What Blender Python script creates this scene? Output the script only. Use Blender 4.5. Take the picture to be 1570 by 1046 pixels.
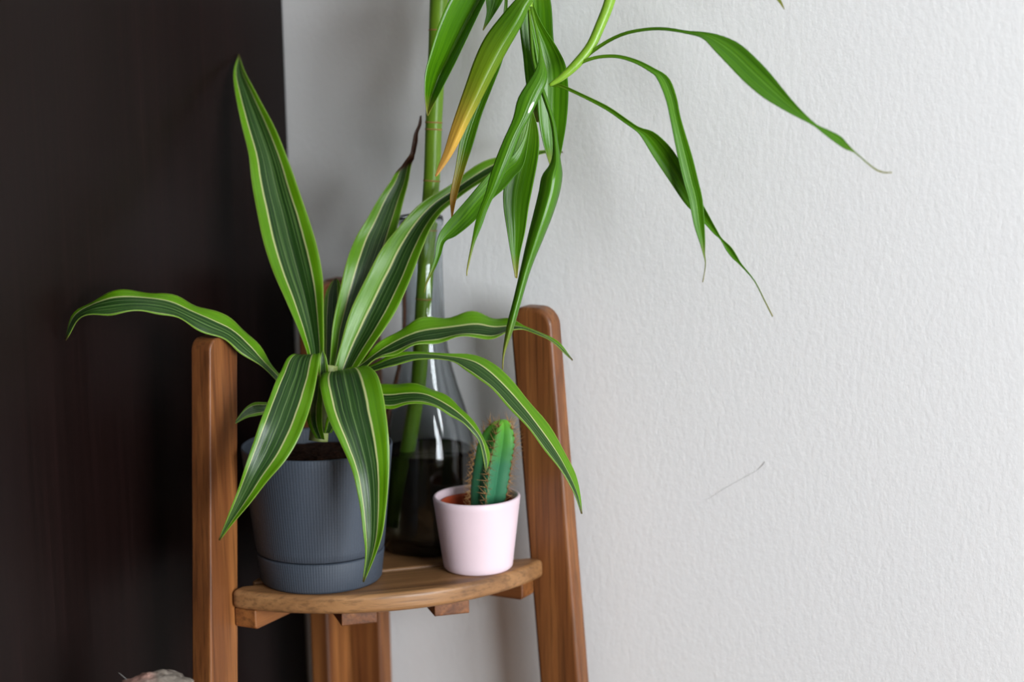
import bpy, bmesh, math, random
from mathutils import Vector, Matrix, noise

for o in list(bpy.data.objects):
    bpy.data.objects.remove(o, do_unlink=True)
scene = bpy.context.scene
COL = scene.collection
random.seed(7)

# ------------------------------------------------------------------ camera
# room axes: +X runs right along the white wall, +Y points into the white wall
CAM_POS = (1.131163, -1.718268, 1.409922)
CAM_RIGHT = (0.874474, 0.484635, -0.020592)
CAM_UP = (-0.070646, 0.169242, 0.983039)
CAM_FWD = (-0.4799, 0.858188, -0.182236)

cam_data = bpy.data.cameras.new('camera')
cam_data.sensor_width = 36.0
cam_data.lens = 80.0
cam_data.clip_start = 0.05
cam_data.dof.use_dof = True
cam_data.dof.focus_distance = 1.90
cam_data.dof.aperture_fstop = 2.8
cam = bpy.data.objects.new('camera', cam_data)
COL.objects.link(cam)
r, u, f_ = Vector(CAM_RIGHT), Vector(CAM_UP), Vector(CAM_FWD)
cam.matrix_world = Matrix(((r.x, u.x, -f_.x, CAM_POS[0]), (r.y, u.y, -f_.y, CAM_POS[1]),
                           (r.z, u.z, -f_.z, CAM_POS[2]), (0, 0, 0, 1)))
scene.camera = cam

# ------------------------------------------------------------------ light
world = bpy.data.worlds.new('overcast_sky')
scene.world = world
world.use_nodes = True
world.node_tree.nodes['Background'].inputs[0].default_value = (0.80, 0.90, 1.0, 1)
world.node_tree.nodes['Background'].inputs[1].default_value = 1.0

WIN_X = 2.60                     # inner face of the wall that holds the window
WIN_Y0, WIN_Y1 = -1.95, -0.60
WIN_Z0, WIN_Z1 = 0.55, 2.10
ld = bpy.data.lights.new('window_daylight', 'AREA')
ld.shape = 'RECTANGLE'
ld.size = WIN_Y1 - WIN_Y0
ld.size_y = WIN_Z1 - WIN_Z0
ld.energy = 162.0
ld.color = (0.925, 0.97, 1.0)
lo = bpy.data.objects.new('window_daylight', ld)
COL.objects.link(lo)
lo.location = (WIN_X + 0.16, (WIN_Y0 + WIN_Y1) / 2, (WIN_Z0 + WIN_Z1) / 2)
lo.rotation_euler = (math.radians(90), 0, math.radians(90))   # shines towards -X

vs = scene.view_settings
vs.view_transform = 'Standard'
vs.look = 'None'
vs.exposure = 0.0
vs.gamma = 1.0
vs.use_curve_mapping = False
scene.cycles.use_denoising = True
scene.cycles.max_bounces = 14
scene.cycles.transmission_bounces = 12
scene.cycles.transparent_max_bounces = 12
scene.cycles.sample_clamp_indirect = 4.0

# ------------------------------------------------------------------ helpers
def link(name, me, mat=None, parent=None, smooth=False):
    o = bpy.data.objects.new(name, me)
    COL.objects.link(o)
    if mat is not None and not me.materials:
        me.materials.append(mat)
    if parent is not None:
        o.parent = parent
    if smooth:
        me.polygons.foreach_set('use_smooth', [True] * len(me.polygons))
    return o

def mesh(name, verts, faces):
    me = bpy.data.meshes.new(name)
    me.from_pydata([tuple(v) for v in verts], [], faces)
    bm = bmesh.new(); bm.from_mesh(me)
    bmesh.ops.recalc_face_normals(bm, faces=bm.faces)
    bm.to_mesh(me); bm.free()
    return me

def empty(name, loc=(0, 0, 0)):
    o = bpy.data.objects.new(name, None)
    COL.objects.link(o)
    o.location = loc
    o.empty_display_size = 0.05
    return o

def tag(o, label, cat, group=None):
    o['label'] = label; o['category'] = cat
    if group: o['group'] = group
    return o

def struct(o, label=None):
    o['kind'] = 'structure'
    if label: o['label'] = label
    return o

def box_mesh(name, x0, x1, y0, y1, z0, z1):
    v = [(x, y, z) for x in (x0, x1) for y in (y0, y1) for z in (z0, z1)]
    f = [(0, 1, 3, 2), (4, 6, 7, 5), (0, 4, 5, 1), (2, 3, 7, 6), (0, 2, 6, 4), (1, 5, 7, 3)]
    return mesh(name, v, f)

def bevel(o, w, seg=3, ang=30):
    m = o.modifiers.new('bevel', 'BEVEL')
    m.width = w; m.segments = seg; m.limit_method = 'ANGLE'; m.angle_limit = math.radians(ang)
    m.harden_normals = False
    o.data.polygons.foreach_set('use_smooth', [True] * len(o.data.polygons))
    w2 = o.modifiers.new('wn', 'WEIGHTED_NORMAL'); w2.keep_sharp = False
    return o

def prism(name, outline, lo_, hi, axis):
    """extrude a closed 2-D outline between lo_ and hi along axis (0, 1 or 2)"""
    n = len(outline)
    def put(p, h):
        q = list(p); q.insert(axis, h); return tuple(q)
    v = [put(p, lo_) for p in outline] + [put(p, hi) for p in outline]
    f = [tuple(range(n)), tuple(range(2 * n - 1, n - 1, -1))]
    f += [(i, (i + 1) % n, n + (i + 1) % n, n + i) for i in range(n)]
    return mesh(name, v, f)

def lathe_mesh(name, prof, seg=96, closed_bottom=False, closed_top=False):
    v, f = [], []
    for (rr, z) in prof:
        for k in range(seg):
            a = 2 * math.pi * k / seg
            v.append((rr * math.cos(a), rr * math.sin(a), z))
    for i in range(len(prof) - 1):
        for k in range(seg):
            a, b = i * seg + k, i * seg + (k + 1) % seg
            f.append((a, b, b + seg, a + seg))
    if closed_bottom: f.append(tuple(range(seg - 1, -1, -1)))
    if closed_top:
        b0 = (len(prof) - 1) * seg
        f.append(tuple(range(b0, b0 + seg)))
    return mesh(name, v, f)

def catmull(P, n):
    """resample a polyline of Vectors to n points with a centripetal-ish Catmull-Rom by index"""
    m = len(P)
    out = []
    for i in range(n):
        t = i / (n - 1) * (m - 1)
        k = min(int(t), m - 2); t -= k
        p1, p2 = P[k], P[k + 1]
        p0 = P[k - 1] if k > 0 else p1 * 2 - p2
        p3 = P[k + 2] if k + 2 < m else p2 * 2 - p1
        out.append(0.5 * ((2 * p1) + (p2 - p0) * t + (2 * p0 - 5 * p1 + 4 * p2 - p3) * t * t
                          + (3 * p1 - p0 - 3 * p2 + p3) * t ** 3))
    return out

def tube_mesh(name, pts, n=60, seg=16, shape=None):
    """round tube along (x, y, z, radius) points"""
    P = catmull([Vector(p[:3]) for p in pts], n)
    Rr = [q.x for q in catmull([Vector((p[3], 0, 0)) for p in pts], n)]
    v, f = [], []
    up = Vector((0.3, 0.9, 0.1)).normalized()
    for i in range(n):
        t = (P[min(i + 1, n - 1)] - P[max(i - 1, 0)]).normalized()
        a = (up - t * up.dot(t)).normalized(); up = a
        b = t.cross(a)
        rr = Rr[i] * (shape(i / (n - 1)) if shape else 1.0)
        for k in range(seg):
            w = 2 * math.pi * k / seg
            v.append(P[i] + a * (math.cos(w) * rr) + b * (math.sin(w) * rr))
    for i in range(n - 1):
        for k in range(seg):
            k2 = (k + 1) % seg
            f.append((i * seg + k, i * seg + k2, (i + 1) * seg + k2, (i + 1) * seg + k))
    f.append(tuple(range(seg - 1, -1, -1)))
    f.append(tuple(range((n - 1) * seg, n * seg)))
    return mesh(name, v, f)

# ------------------------------------------------------------------ materials
class N:
    """tiny node helper"""
    def __init__(self, name):
        self.m = bpy.data.materials.new(name); self.m.use_nodes = True
        self.t = self.m.node_tree
        self.bsdf = self.t.nodes['Principled BSDF']
        self.out = self.t.nodes['Material Output']
    def n(self, typ, **kw):
        nd = self.t.nodes.new(typ)
        ins = kw.pop('ins', {})
        for k, val in kw.items(): setattr(nd, k, val)
        for k, val in ins.items():
            if isinstance(val, bpy.types.NodeSocket): self.t.links.new(val, nd.inputs[k])
            else: nd.inputs[k].default_value = val
        return nd
    def l(self, a, b): self.t.links.new(a, b)
    def set(self, **kw):
        for k, val in kw.items():
            s = self.bsdf.inputs[k.replace('_', ' ')]
            if isinstance(val, bpy.types.NodeSocket): self.l(val, s)
            else: s.default_value = val
    def math(self, op, a, b=0.0, c=0.0, clamp=False):
        nd = self.n('ShaderNodeMath', operation=op, use_clamp=clamp)
        for i, x in enumerate((a, b, c)):
            if isinstance(x, bpy.types.NodeSocket): self.l(x, nd.inputs[i])
            else: nd.inputs[i].default_value = x
        return nd.outputs[0]
    def mix(self, fac, a, b, blend='MIX'):
        nd = self.n('ShaderNodeMix', data_type='RGBA', blend_type=blend)
        for k, x in ((0, fac), (6, a), (7, b)):
            if isinstance(x, bpy.types.NodeSocket): self.l(x, nd.inputs[k])
            else: nd.inputs[k].default_value = x
        return nd.outputs[2]
    def ramp(self, fac, stops, interp='LINEAR'):
        nd = self.n('ShaderNodeValToRGB')
        cr = nd.color_ramp; cr.interpolation = interp
        while len(cr.elements) < len(stops): cr.elements.new(0.5)
        for e, (p, c) in zip(cr.elements, stops):
            e.position = p; e.color = c if len(c) == 4 else (*c, 1)
        self.l(fac, nd.inputs[0])
        return nd.outputs[0]
    def coord(self, kind='Object', scale=(1, 1, 1)):
        tc = self.n('ShaderNodeTexCoord')
        mp = self.n('ShaderNodeMapping')
        mp.inputs['Scale'].default_value = scale
        self.l(tc.outputs[kind], mp.inputs[0])
        return mp.outputs[0]
    def noise(self, vec, scale, detail=3.0, rough=0.5, dist=0.0):
        nd = self.n('ShaderNodeTexNoise')
        nd.inputs['Scale'].default_value = scale; nd.inputs['Detail'].default_value = detail
        nd.inputs['Roughness'].default_value = rough; nd.inputs['Distortion'].default_value = dist
        self.l(vec, nd.inputs['Vector'])
        return nd.outputs[0]
    def bump(self, h, strength, dist):
        nd = self.n('ShaderNodeBump')
        nd.inputs['Strength'].default_value = strength; nd.inputs['Distance'].default_value = dist
        self.l(h, nd.inputs['Height'])
        self.l(nd.outputs[0], self.bsdf.inputs['Normal'])
        return nd.outputs[0]

def srgb(r, g, b):
    def c(x):
        x /= 255.0
        return x / 12.92 if x <= 0.04045 else ((x + 0.055) / 1.055) ** 2.4
    return (c(r), c(g), c(b), 1.0)

def mat_wall():
    q = N('white_woodchip_wallpaper')
    v = q.coord('Object', (1, 1, 0.62))
    big = q.noise(v, 3.0, 2)
    col = q.mix(big, srgb(229, 229, 231), srgb(235, 235, 235))
    a = q.noise(v, 215, 3, 0.5); b = q.noise(v, 460, 2, 0.5)
    h = q.math('ADD', q.math('MULTIPLY', a, 0.75), q.math('MULTIPLY', b, 0.25))
    q.set(Base_Color=col, Roughness=0.85, Specular_IOR_Level=0.2)
    q.bump(h, 0.36, 0.0013)
    return q.m

def mat_plain(name, col, rough=0.6, spec=0.4, nscale=40, namp=0.06):
    q = N(name)
    v = q.coord('Object')
    nz = q.noise(v, nscale, 3)
    dark = tuple(x * (1 - 2 * namp) for x in col[:3]) + (1,)
    q.set(Base_Color=q.mix(nz, dark, col), Roughness=rough, Specular_IOR_Level=spec)
    return q.m

def mat_wardrobe():
    q = N('black_brown_woodgrain_laminate')
    v = q.coord('Object', (14, 14, 0.35))
    g = q.noise(v, 9, 5, 0.65, 0.2)
    fine = q.noise(q.coord('Object', (160, 160, 0.8)), 4, 3, 0.6)
    gg = q.math('ADD', q.math('MULTIPLY', g, 0.6), q.math('MULTIPLY', fine, 0.4))
    col = q.ramp(gg, [(0.3, srgb(13, 6, 5)), (0.55, srgb(20, 10, 9)), (0.75, srgb(29, 16, 15))])
    q.set(Base_Color=col, Roughness=0.30, Specular_IOR_Level=0.20)
    q.bump(gg, 0.12, 0.0006)
    return q.m

def mat_wood(name, axis, light=(160, 104, 56), mid=(112, 66, 33), dark=(72, 38, 18)):
    q = N(name)
    sc = [30, 30, 30]; sc[axis] = 1.6
    v = q.coord('Object', tuple(sc))
    warp = q.noise(q.coord('Object', tuple(6 if i != axis else 1.2 for i in range(3))), 2.2, 2)
    g = q.noise(v, 1.6, 5, 0.6, 0.6)
    sc2 = [220, 220, 220]; sc2[axis] = 5
    pores = q.noise(q.coord('Object', tuple(sc2)), 1.5, 3, 0.6)
    base = q.ramp(g, [(0.28, srgb(*dark)), (0.46, srgb(*mid)), (0.68, srgb(*light))])
    base = q.mix(q.math('MULTIPLY', warp, 0.55), base, srgb(*mid))
    base = q.mix(q.ramp(pores, [(0.35, (0.45, 0.45, 0.45)), (0.52, (0, 0, 0))]), base, srgb(*[int(x * 0.72) for x in dark]))
    info = q.n('ShaderNodeObjectInfo')
    hsv = q.n('ShaderNodeHueSaturation')
    q.l(base, hsv.inputs['Color'])
    q.l(q.math('ADD', q.math('MULTIPLY', info.outputs['Random'], 0.22), 0.90), hsv.inputs['Value'])
    q.set(Base_Color=hsv.outputs[0], Roughness=0.42, Specular_IOR_Level=0.45)
    q.bump(q.math('ADD', pores, q.math('MULTIPLY', g, 0.5)), 0.25, 0.0005)
    return q.m

def finish_leaf(q, col, trans_fac, rough, bump_h=None, bstr=0.25, trans_gain=(1.25, 1.3, 0.6)):
    q.set(Base_Color=col, Roughness=rough, Specular_IOR_Level=0.5)
    if bump_h is not None:
        nb = q.bump(bump_h, bstr, 0.0008)
    tr = q.n('ShaderNodeBsdfTranslucent')
    q.l(q.mix(1.0, col, (*trans_gain, 1), 'MULTIPLY'), tr.inputs['Color'])
    mx = q.n('ShaderNodeMixShader')
    mx.inputs[0].default_value = trans_fac
    q.l(q.bsdf.outputs[0], mx.inputs[1]); q.l(tr.outputs[0], mx.inputs[2])
    q.l(mx.outputs[0], q.out.inputs['Surface'])
    return q.m

def mat_striped(name, dry=False):
    """variegated leaf: lime margins, cream lines, dark green centre; UV.x across, UV.y along"""
    q = N(name)
    uv = q.n('ShaderNodeTexCoord').outputs['UV']
    sep = q.n('ShaderNodeSeparateXYZ'); q.l(uv, sep.inputs[0])
    x, y = sep.outputs[0], sep.outputs[1]
    info = q.n('ShaderNodeObjectInfo')
    # slow wobble of the stripe borders along the leaf
    cmb = q.n('ShaderNodeCombineXYZ'); q.l(q.math('MULTIPLY', y, 6.0), cmb.inputs[0]); q.l(q.math('MULTIPLY', info.outputs['Random'], 37.0), cmb.inputs[1])
    wob = q.math('MULTIPLY', q.math('SUBTRACT', q.noise(cmb.outputs[0], 1.0, 2), 0.5), 0.05)
    xw = q.math('ADD', x, wob)
    # fine lengthwise streaks
    cm2 = q.n('ShaderNodeCombineXYZ'); q.l(q.math('MULTIPLY', x, 26.0), cm2.inputs[0]); q.l(q.math('MULTIPLY', y, 1.6), cm2.inputs[1]); q.l(q.math('MULTIPLY', info.outputs['Random'], 91.0), cm2.inputs[2])
    st = q.noise(cm2.outputs[0], 1.0, 3, 0.6)
    lime = q.mix(st, srgb(66, 124, 3), srgb(114, 164, 10))
    dark = q.ramp(st, [(0.32, srgb(15, 45, 12)), (0.55, srgb(40, 78, 20)), (0.70, srgb(90, 122, 60))])
    cream = srgb(196, 200, 140)
    k = lambda a, b: q.ramp(xw, [(a, (0, 0, 0)), (b, (1, 1, 1))])
    inner = q.ramp(xw, [(0.215, (0, 0, 0)), (0.225, (1, 1, 1)), (0.775, (1, 1, 1)), (0.785, (0, 0, 0))])
    line = q.ramp(xw, [(0.196, (0, 0, 0)), (0.209, (1, 1, 1)), (0.226, (1, 1, 1)), (0.240, (0, 0, 0)),
                       (0.760, (0, 0, 0)), (0.774, (1, 1, 1)), (0.791, (1, 1, 1)), (0.804, (0, 0, 0))])
    line2 = q.ramp(xw, [(0.345, (0, 0, 0)), (0.355, (.85, .85, .85)), (0.365, (0, 0, 0)), (0.485, (0, 0, 0)),
                        (0.5, (.8, .8, .8)), (0.515, (0, 0, 0)), (0.63, (0, 0, 0)), (0.638, (.6, .6, .6)), (0.646, (0, 0, 0))])
    col = q.mix(inner, lime, dark)
    col = q.mix(line2, col, srgb(120, 150, 88))
    col = q.mix(line, col, cream)
    rim = q.ramp(x, [(0.0, (1, 1, 1)), (0.02, (0, 0, 0)), (0.98, (0, 0, 0)), (1.0, (1, 1, 1))])
    col = q.mix(q.math('MULTIPLY', rim, 0.4), col, srgb(190, 205, 110))
    if dry:
        nz = q.math('MULTIPLY', q.math('SUBTRACT', st, 0.5), 0.06)
        fac = q.ramp(q.math('ADD', y, nz), [(0.768, (0, 0, 0)), (0.785, (1, 1, 1))])
        col = q.mix(fac, col, q.mix(st, srgb(44, 24, 16), srgb(96, 62, 44)))
    else:
        fac = q.ramp(y, [(0.972, (0, 0, 0)), (0.995, (1, 1, 1))])
        col = q.mix(q.math('MULTIPLY', fac, 0.8), col, srgb(92, 66, 36))
    return finish_leaf(q, col, 0.30, 0.34, st, 0.35)

def mat_green(name, variant=''):
    q = N(name)
    uv = q.n('ShaderNodeTexCoord').outputs['UV']
    sep = q.n('ShaderNodeSeparateXYZ'); q.l(uv, sep.inputs[0])
    x, y = sep.outputs[0], sep.outputs[1]
    info = q.n('ShaderNodeObjectInfo')
    cm2 = q.n('ShaderNodeCombineXYZ'); q.l(q.math('MULTIPLY', x, 14.0), cm2.inputs[0]); q.l(q.math('MULTIPLY', y, 1.2), cm2.inputs[1]); q.l(q.math('MULTIPLY', info.outputs['Random'], 53.0), cm2.inputs[2])
    st = q.noise(cm2.outputs[0], 1.0, 3, 0.6)
    col = q.ramp(st, [(0.3, srgb(60, 112, 8)), (0.55, srgb(80, 136, 10)), (0.75, srgb(104, 158, 20))])
    vein = q.ramp(x, [(0.47, (0, 0, 0)), (0.5, (.35, .35, .35)), (0.53, (0, 0, 0))])
    col = q.mix(vein, col, srgb(140, 190, 70))
    pet = q.ramp(y, [(0.0, (1, 1, 1)), (0.10, (.55, .55, .55)), (0.25, (0, 0, 0))])
    col = q.mix(q.math('MULTIPLY', pet, 0.35), col, srgb(140, 175, 50))
    wob = q.math('ADD', y, q.math('MULTIPLY', q.math('SUBTRACT', st, 0.5), 0.12))
    if variant == 'yellow':
        fac = q.ramp(wob, [(0.20, (0, 0, 0)), (0.60, (.45, .45, .45)), (0.76, (1, 1, 1))])
        col = q.mix(fac, col, q.ramp(wob, [(0.5, srgb(170, 175, 40)), (0.80, srgb(222, 184, 78)), (0.97, srgb(206, 158, 84))]))
    elif variant == 'tip':
        fac = q.ramp(wob, [(0.70, (0, 0, 0)), (0.95, (1, 1, 1))])
        col = q.mix(fac, col, srgb(190, 140, 40))
    else:
        fac = q.ramp(wob, [(0.86, (0, 0, 0)), (1.0, (1, 1, 1))])
        col = q.mix(q.math('MULTIPLY', fac, 0.8), col, srgb(165, 150, 70))
    if variant == 'spot':
        dx = q.math('MULTIPLY', q.math('SUBTRACT', x, 0.72), 9.0)
        dy = q.math('MULTIPLY', q.math('SUBTRACT', y, 0.385), 42.0)
        d = q.math('ADD', q.math('MULTIPLY', dx, dx), q.math('MULTIPLY', dy, dy))
        col = q.mix(q.ramp(d, [(0.6, (1, 1, 1)), (0.9, (0, 0, 0))]), col, srgb(236, 238, 236))
    return finish_leaf(q, col, 0.34, 0.30, st, 0.25)

def mat_stalk():
    q = N('bamboo_stalk_green')
    v = q.coord('Object', (1, 1, 1))
    nz = q.noise(q.coord('Object', (60, 60, 6)), 3, 3)
    col = q.mix(nz, srgb(92, 138, 24), srgb(140, 180, 46))
    q.set(Base_Color=col, Roughness=0.35, Specular_IOR_Level=0.5)
    return q.m

def mat_stem():
    q = N('pale_striped_stem')
    nz = q.noise(q.coord('Object', (140, 140, 8)), 2, 3)
    q.set(Base_Color=q.mix(nz, srgb(96, 120, 52), srgb(180, 186, 120)), Roughness=0.5)
    return q.m

def mat_soil():
    q = N('dark_potting_soil')
    v = q.coord('Object')
    nz = q.noise(v, 220, 5, 0.7)
    q.set(Base_Color=q.ramp(nz, [(0.3, srgb(22, 14, 10)), (0.6, srgb(54, 34, 24)), (0.8, srgb(104, 70, 48))]), Roughness=0.95, Specular_IOR_Level=0.1)
    q.bump(nz, 1.0, 0.004)
    return q.m

def mat_blue_pot():
    q = N('slate_blue_ribbed_plastic')
    tc = q.n('ShaderNodeTexCoord').outputs['Object']
    sep = q.n('ShaderNodeSeparateXYZ'); q.l(tc, sep.inputs[0])
    ang = q.math('ARCTAN2', sep.outputs[1], sep.outputs[0])
    nz = q.noise(q.coord('Object'), 160, 2)
    ribs = q.math('SINE', q.math('ADD', q.math('MULTIPLY', ang, 150.0), q.math('MULTIPLY', nz, 2.2)))
    rows = q.math('SINE', q.math('ADD', q.math('MULTIPLY', sep.outputs[2], 2200.0), q.math('MULTIPLY', nz, 6.0)))
    h = q.math('ADD', q.math('MULTIPLY', ribs, 0.7), q.math('MULTIPLY', rows, 0.22))
    big = q.noise(q.coord('Object'), 14, 2)
    q.set(Base_Color=q.mix(big, srgb(57, 64, 75), srgb(64, 72, 83)), Roughness=0.55, Specular_IOR_Level=0.35)
    q.bump(h, 0.22, 0.0004)
    return q.m

def mat_glass():
    q = N('clear_grey_glass')
    q.t.nodes.remove(q.bsdf)
    g = q.n('ShaderNodeBsdfGlass')
    g.inputs['IOR'].default_value = 1.48; g.inputs['Roughness'].default_value = 0.0
    g.inputs['Color'].default_value = (0.83, 0.85, 0.86, 1)
    # faint hand-pressed ripple
    nz = q.noise(q.coord('Object'), 28, 2)
    b = q.n('ShaderNodeBump'); b.inputs['Strength'].default_value = 0.10; b.inputs['Distance'].default_value = 0.004
    q.l(nz, b.inputs['Height']); q.l(b.outputs[0], g.inputs['Normal'])
    q.l(g.outputs[0], q.out.inputs['Surface'])
    return q.m

def mat_water():
    q = N('still_water')
    q.t.nodes.remove(q.bsdf)
    g = q.n('ShaderNodeBsdfGlass')
    g.inputs['IOR'].default_value = 1.33; g.inputs['Roughness'].default_value = 0.0
    g.inputs['Color'].default_value = (0.45, 0.42, 0.34, 1)
    q.l(g.outputs[0], q.out.inputs['Surface'])
    return q.m

def mat_pane():
    q = N('window_pane_glass')
    q.t.nodes.remove(q.bsdf)
    a = q.n('ShaderNodeBsdfTransparent'); b = q.n('ShaderNodeBsdfGlossy')
    b.inputs['Roughness'].default_value = 0.02
    m = q.n('ShaderNodeMixShader'); m.inputs[0].default_value = 0.05
    q.l(a.outputs[0], m.inputs[1]); q.l(b.outputs[0], m.inputs[2]); q.l(m.outputs[0], q.out.inputs['Surface'])
    return q.m

def mat_cactus():
    q = N('blue_green_cactus_skin')
    tc = q.n('ShaderNodeTexCoord').outputs['Object']
    sep = q.n('ShaderNodeSeparateXYZ'); q.l(tc, sep.inputs[0])
    nz = q.noise(q.coord('Object'), 90, 3)
    h = q.math('ADD', q.math('DIVIDE', sep.outputs[2], 0.098), q.math('MULTIPLY', q.math('SUBTRACT', nz, 0.5), 0.18))
    col = q.ramp(h, [(0.0, srgb(40, 96, 70)), (0.55, srgb(62, 132, 92)), (0.78, srgb(88, 165, 68)), (0.95, srgb(110, 185, 52))])
    q.set(Base_Color=col, Roughness=0.5, Specular_IOR_Level=0.35)
    try:
        q.bsdf.inputs['Subsurface Weight'].default_value = 0.08
        q.bsdf.inputs['Subsurface Radius'].default_value = (0.002, 0.004, 0.002)
    except Exception: pass
    return q.m

def mat_rock():
    q = N('grey_weathered_crust')
    v = q.coord('Object')
    a = q.noise(v, 60, 5, 0.7); b = q.noise(v, 22, 2)
    col = q.ramp(a, [(0.3, srgb(92, 82, 74)), (0.55, srgb(142, 132, 122)), (0.75, srgb(188, 180, 170))])
    col = q.mix(q.ramp(b, [(0.55, (0, 0, 0)), (0.68, (.7, .7, .7))]), col, srgb(176, 130, 118))
    q.set(Base_Color=col, Roughness=0.95, Specular_IOR_Level=0.1)
    q.bump(a, 1.0, 0.004)
    return q.m

def mat_floor():
    q = N('oak_floor')
    g = q.noise(q.coord('Object', (1, 14, 1)), 4, 4)
    q.set(Base_Color=q.mix(g, srgb(120, 88, 60), srgb(158, 122, 88)), Roughness=0.4)
    return q.m

M_WALL = mat_wall()
M_ROOM = mat_plain('matt_wall_paint', srgb(92, 90, 88), 0.9, 0.2, 3, 0.02)
M_CEIL = mat_plain('white_ceiling_paint', srgb(205, 205, 203), 0.9, 0.2, 3, 0.02)
M_FLOOR = mat_floor()
M_WARD = mat_wardrobe()
M_WOOD_Z = mat_wood('oiled_acacia_upright', 2)
M_WOOD_X = mat_wood('oiled_acacia_plank', 0, (164, 122, 80), (132, 94, 59), (96, 66, 41))
M_WOOD_Y = mat_wood('oiled_acacia_batten', 1)
M_FRAME = mat_plain('white_window_paint', srgb(236, 236, 234), 0.4, 0.4, 8, 0.02)
M_PANE = mat_pane()
M_METAL = mat_plain('brushed_steel', srgb(170, 170, 170), 0.35, 0.6, 80, 0.05)
M_METAL.node_tree.nodes['Principled BSDF'].inputs['Metallic'].default_value = 1.0
M_BLUE = mat_blue_pot()
M_SOIL = mat_soil()
M_PINK = mat_plain('pale_pink_ceramic', srgb(226, 204, 213), 0.42, 0.45, 30, 0.015)
M_TERRA = mat_plain('terracotta_plastic', srgb(176, 72, 38), 0.55, 0.35, 60, 0.08)
M_CACTUS = mat_cactus()
M_SPINE = mat_plain('tan_spines', srgb(186, 142, 92), 0.7, 0.2, 300, 0.2)
M_AREOLE = mat_plain('brown_areole_felt', srgb(104, 62, 44), 0.95, 0.1, 400, 0.2)
M_LEAF = {'striped': mat_striped('variegated_leaf'), 'striped_dry': mat_striped('variegated_leaf_dry_tip', True),
          'plain': mat_green('green_bamboo_leaf'), 'plain_yellow': mat_green('yellowing_bamboo_leaf', 'yellow'),
          'plain_tip': mat_green('browning_bamboo_leaf', 'tip'), 'plain_spot': mat_green('spotted_bamboo_leaf', 'spot')}
M_STALK = mat_stalk()
M_NODE = mat_plain('tan_stalk_node', srgb(182, 146, 86), 0.7, 0.2, 200, 0.15)
M_STEM = mat_stem()
M_GLASS = mat_glass()
M_WATER = mat_water()
M_ROCK = mat_rock()
M_PEBBLE = mat_plain('cream_pebble', srgb(226, 204, 158), 0.5, 0.4, 120, 0.08)
M_HAIR = mat_plain('grey_hair', srgb(150, 147, 144), 0.6, 0.3, 100, 0.1)

# ------------------------------------------------------------------ the room
WALL_Y = 0.05          # face of the white wall
WARD_X = -0.093         # side face of the wardrobe
RX0, RX1, RY0, RZ1 = -1.25, WIN_X, -3.3, 2.55
T = 0.12
wall_back = struct(link('wall_back', box_mesh('wall_back', RX0 - T, RX1 + T, WALL_Y, WALL_Y + T, 0, RZ1), M_WALL),
                   'white textured wallpaper wall behind the plant stand')
struct(link('floor', box_mesh('floor', RX0 - T, RX1 + T, RY0 - T, WALL_Y, -0.1, 0), M_FLOOR), 'brown wooden floor of the room')
struct(link('ceiling', box_mesh('ceiling', RX0 - T, RX1 + T, RY0 - T, WALL_Y + T, RZ1, RZ1 + 0.1), M_CEIL), 'white painted ceiling')
struct(link('wall_left', box_mesh('wall_left', RX0 - T, RX0, RY0, WALL_Y, 0, RZ1), M_ROOM), 'painted wall behind the wardrobe')
struct(link('wall_front', box_mesh('wall_front', RX0 - T, RX1 + T, RY0 - T, RY0, 0, RZ1), M_ROOM), 'painted wall behind the viewer')
# right wall: one mesh with the window opening
def wall_with_hole():
    ys = [RY0, WIN_Y0, WIN_Y1, WALL_Y]; zs = [0, WIN_Z0, WIN_Z1, RZ1]
    v, f, idx = [], [], {}
    for i, y in enumerate(ys):
        for j, z in enumerate(zs):
            for k, x in enumerate((RX1, RX1 + T)):
                idx[i, j, k] = len(v); v.append((x, y, z))
    for i in range(3):
        for j in range(3):
            if (i, j) == (1, 1): continue
            for k in (0, 1):
                q = [idx[i, j, k], idx[i + 1, j, k], idx[i + 1, j + 1, k], idx[i, j + 1, k]]
                f.append(q)
    ring = [(1, 1), (2, 1), (2, 2), (1, 2)]
    for a in range(4):
        p, q_ = ring[a], ring[(a + 1) % 4]
        f.append([idx[p[0], p[1], 0], idx[q_[0], q_[1], 0], idx[q_[0], q_[1], 1], idx[p[0], p[1], 1]])
    return mesh('wall_right', v, f)
struct(link('wall_right', wall_with_hole(), M_ROOM), 'painted wall holding the window')
win = struct(empty('window_1', (WIN_X + 0.06, (WIN_Y0 + WIN_Y1) / 2, WIN_Z0)), 'white framed window to the right of the plants')
def in_win(name, x0, x1, y0, y1, z0, z1, m):
    o = link(name, box_mesh(name, x0, x1, y0, y1, z0, z1), m, win)
    o.matrix_parent_inverse = Matrix.Translation(-Vector(win.location))
    return o
fx0, fx1 = WIN_X + 0.03, WIN_X + 0.09
for (a, b, c, d) in ((WIN_Y0, WIN_Y0 + 0.05, WIN_Z0, WIN_Z1), (WIN_Y1 - 0.05, WIN_Y1, WIN_Z0, WIN_Z1),
                     (WIN_Y0 + 0.05, WIN_Y1 - 0.05, WIN_Z0, WIN_Z0 + 0.05), (WIN_Y0 + 0.05, WIN_Y1 - 0.05, WIN_Z1 - 0.05, WIN_Z1)):
    in_win('window_frame', fx0, fx1, a, b, c, d, M_FRAME)
ym = (WIN_Y0 + WIN_Y1) / 2
in_win('mullion', fx0, fx1, ym - 0.025, ym + 0.025, WIN_Z0 + 0.05, WIN_Z1 - 0.05, M_FRAME)
in_win('window_pane', WIN_X + 0.055, WIN_X + 0.06, WIN_Y0 + 0.05, ym - 0.025, WIN_Z0 + 0.05, WIN_Z1 - 0.05, M_PANE)
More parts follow.
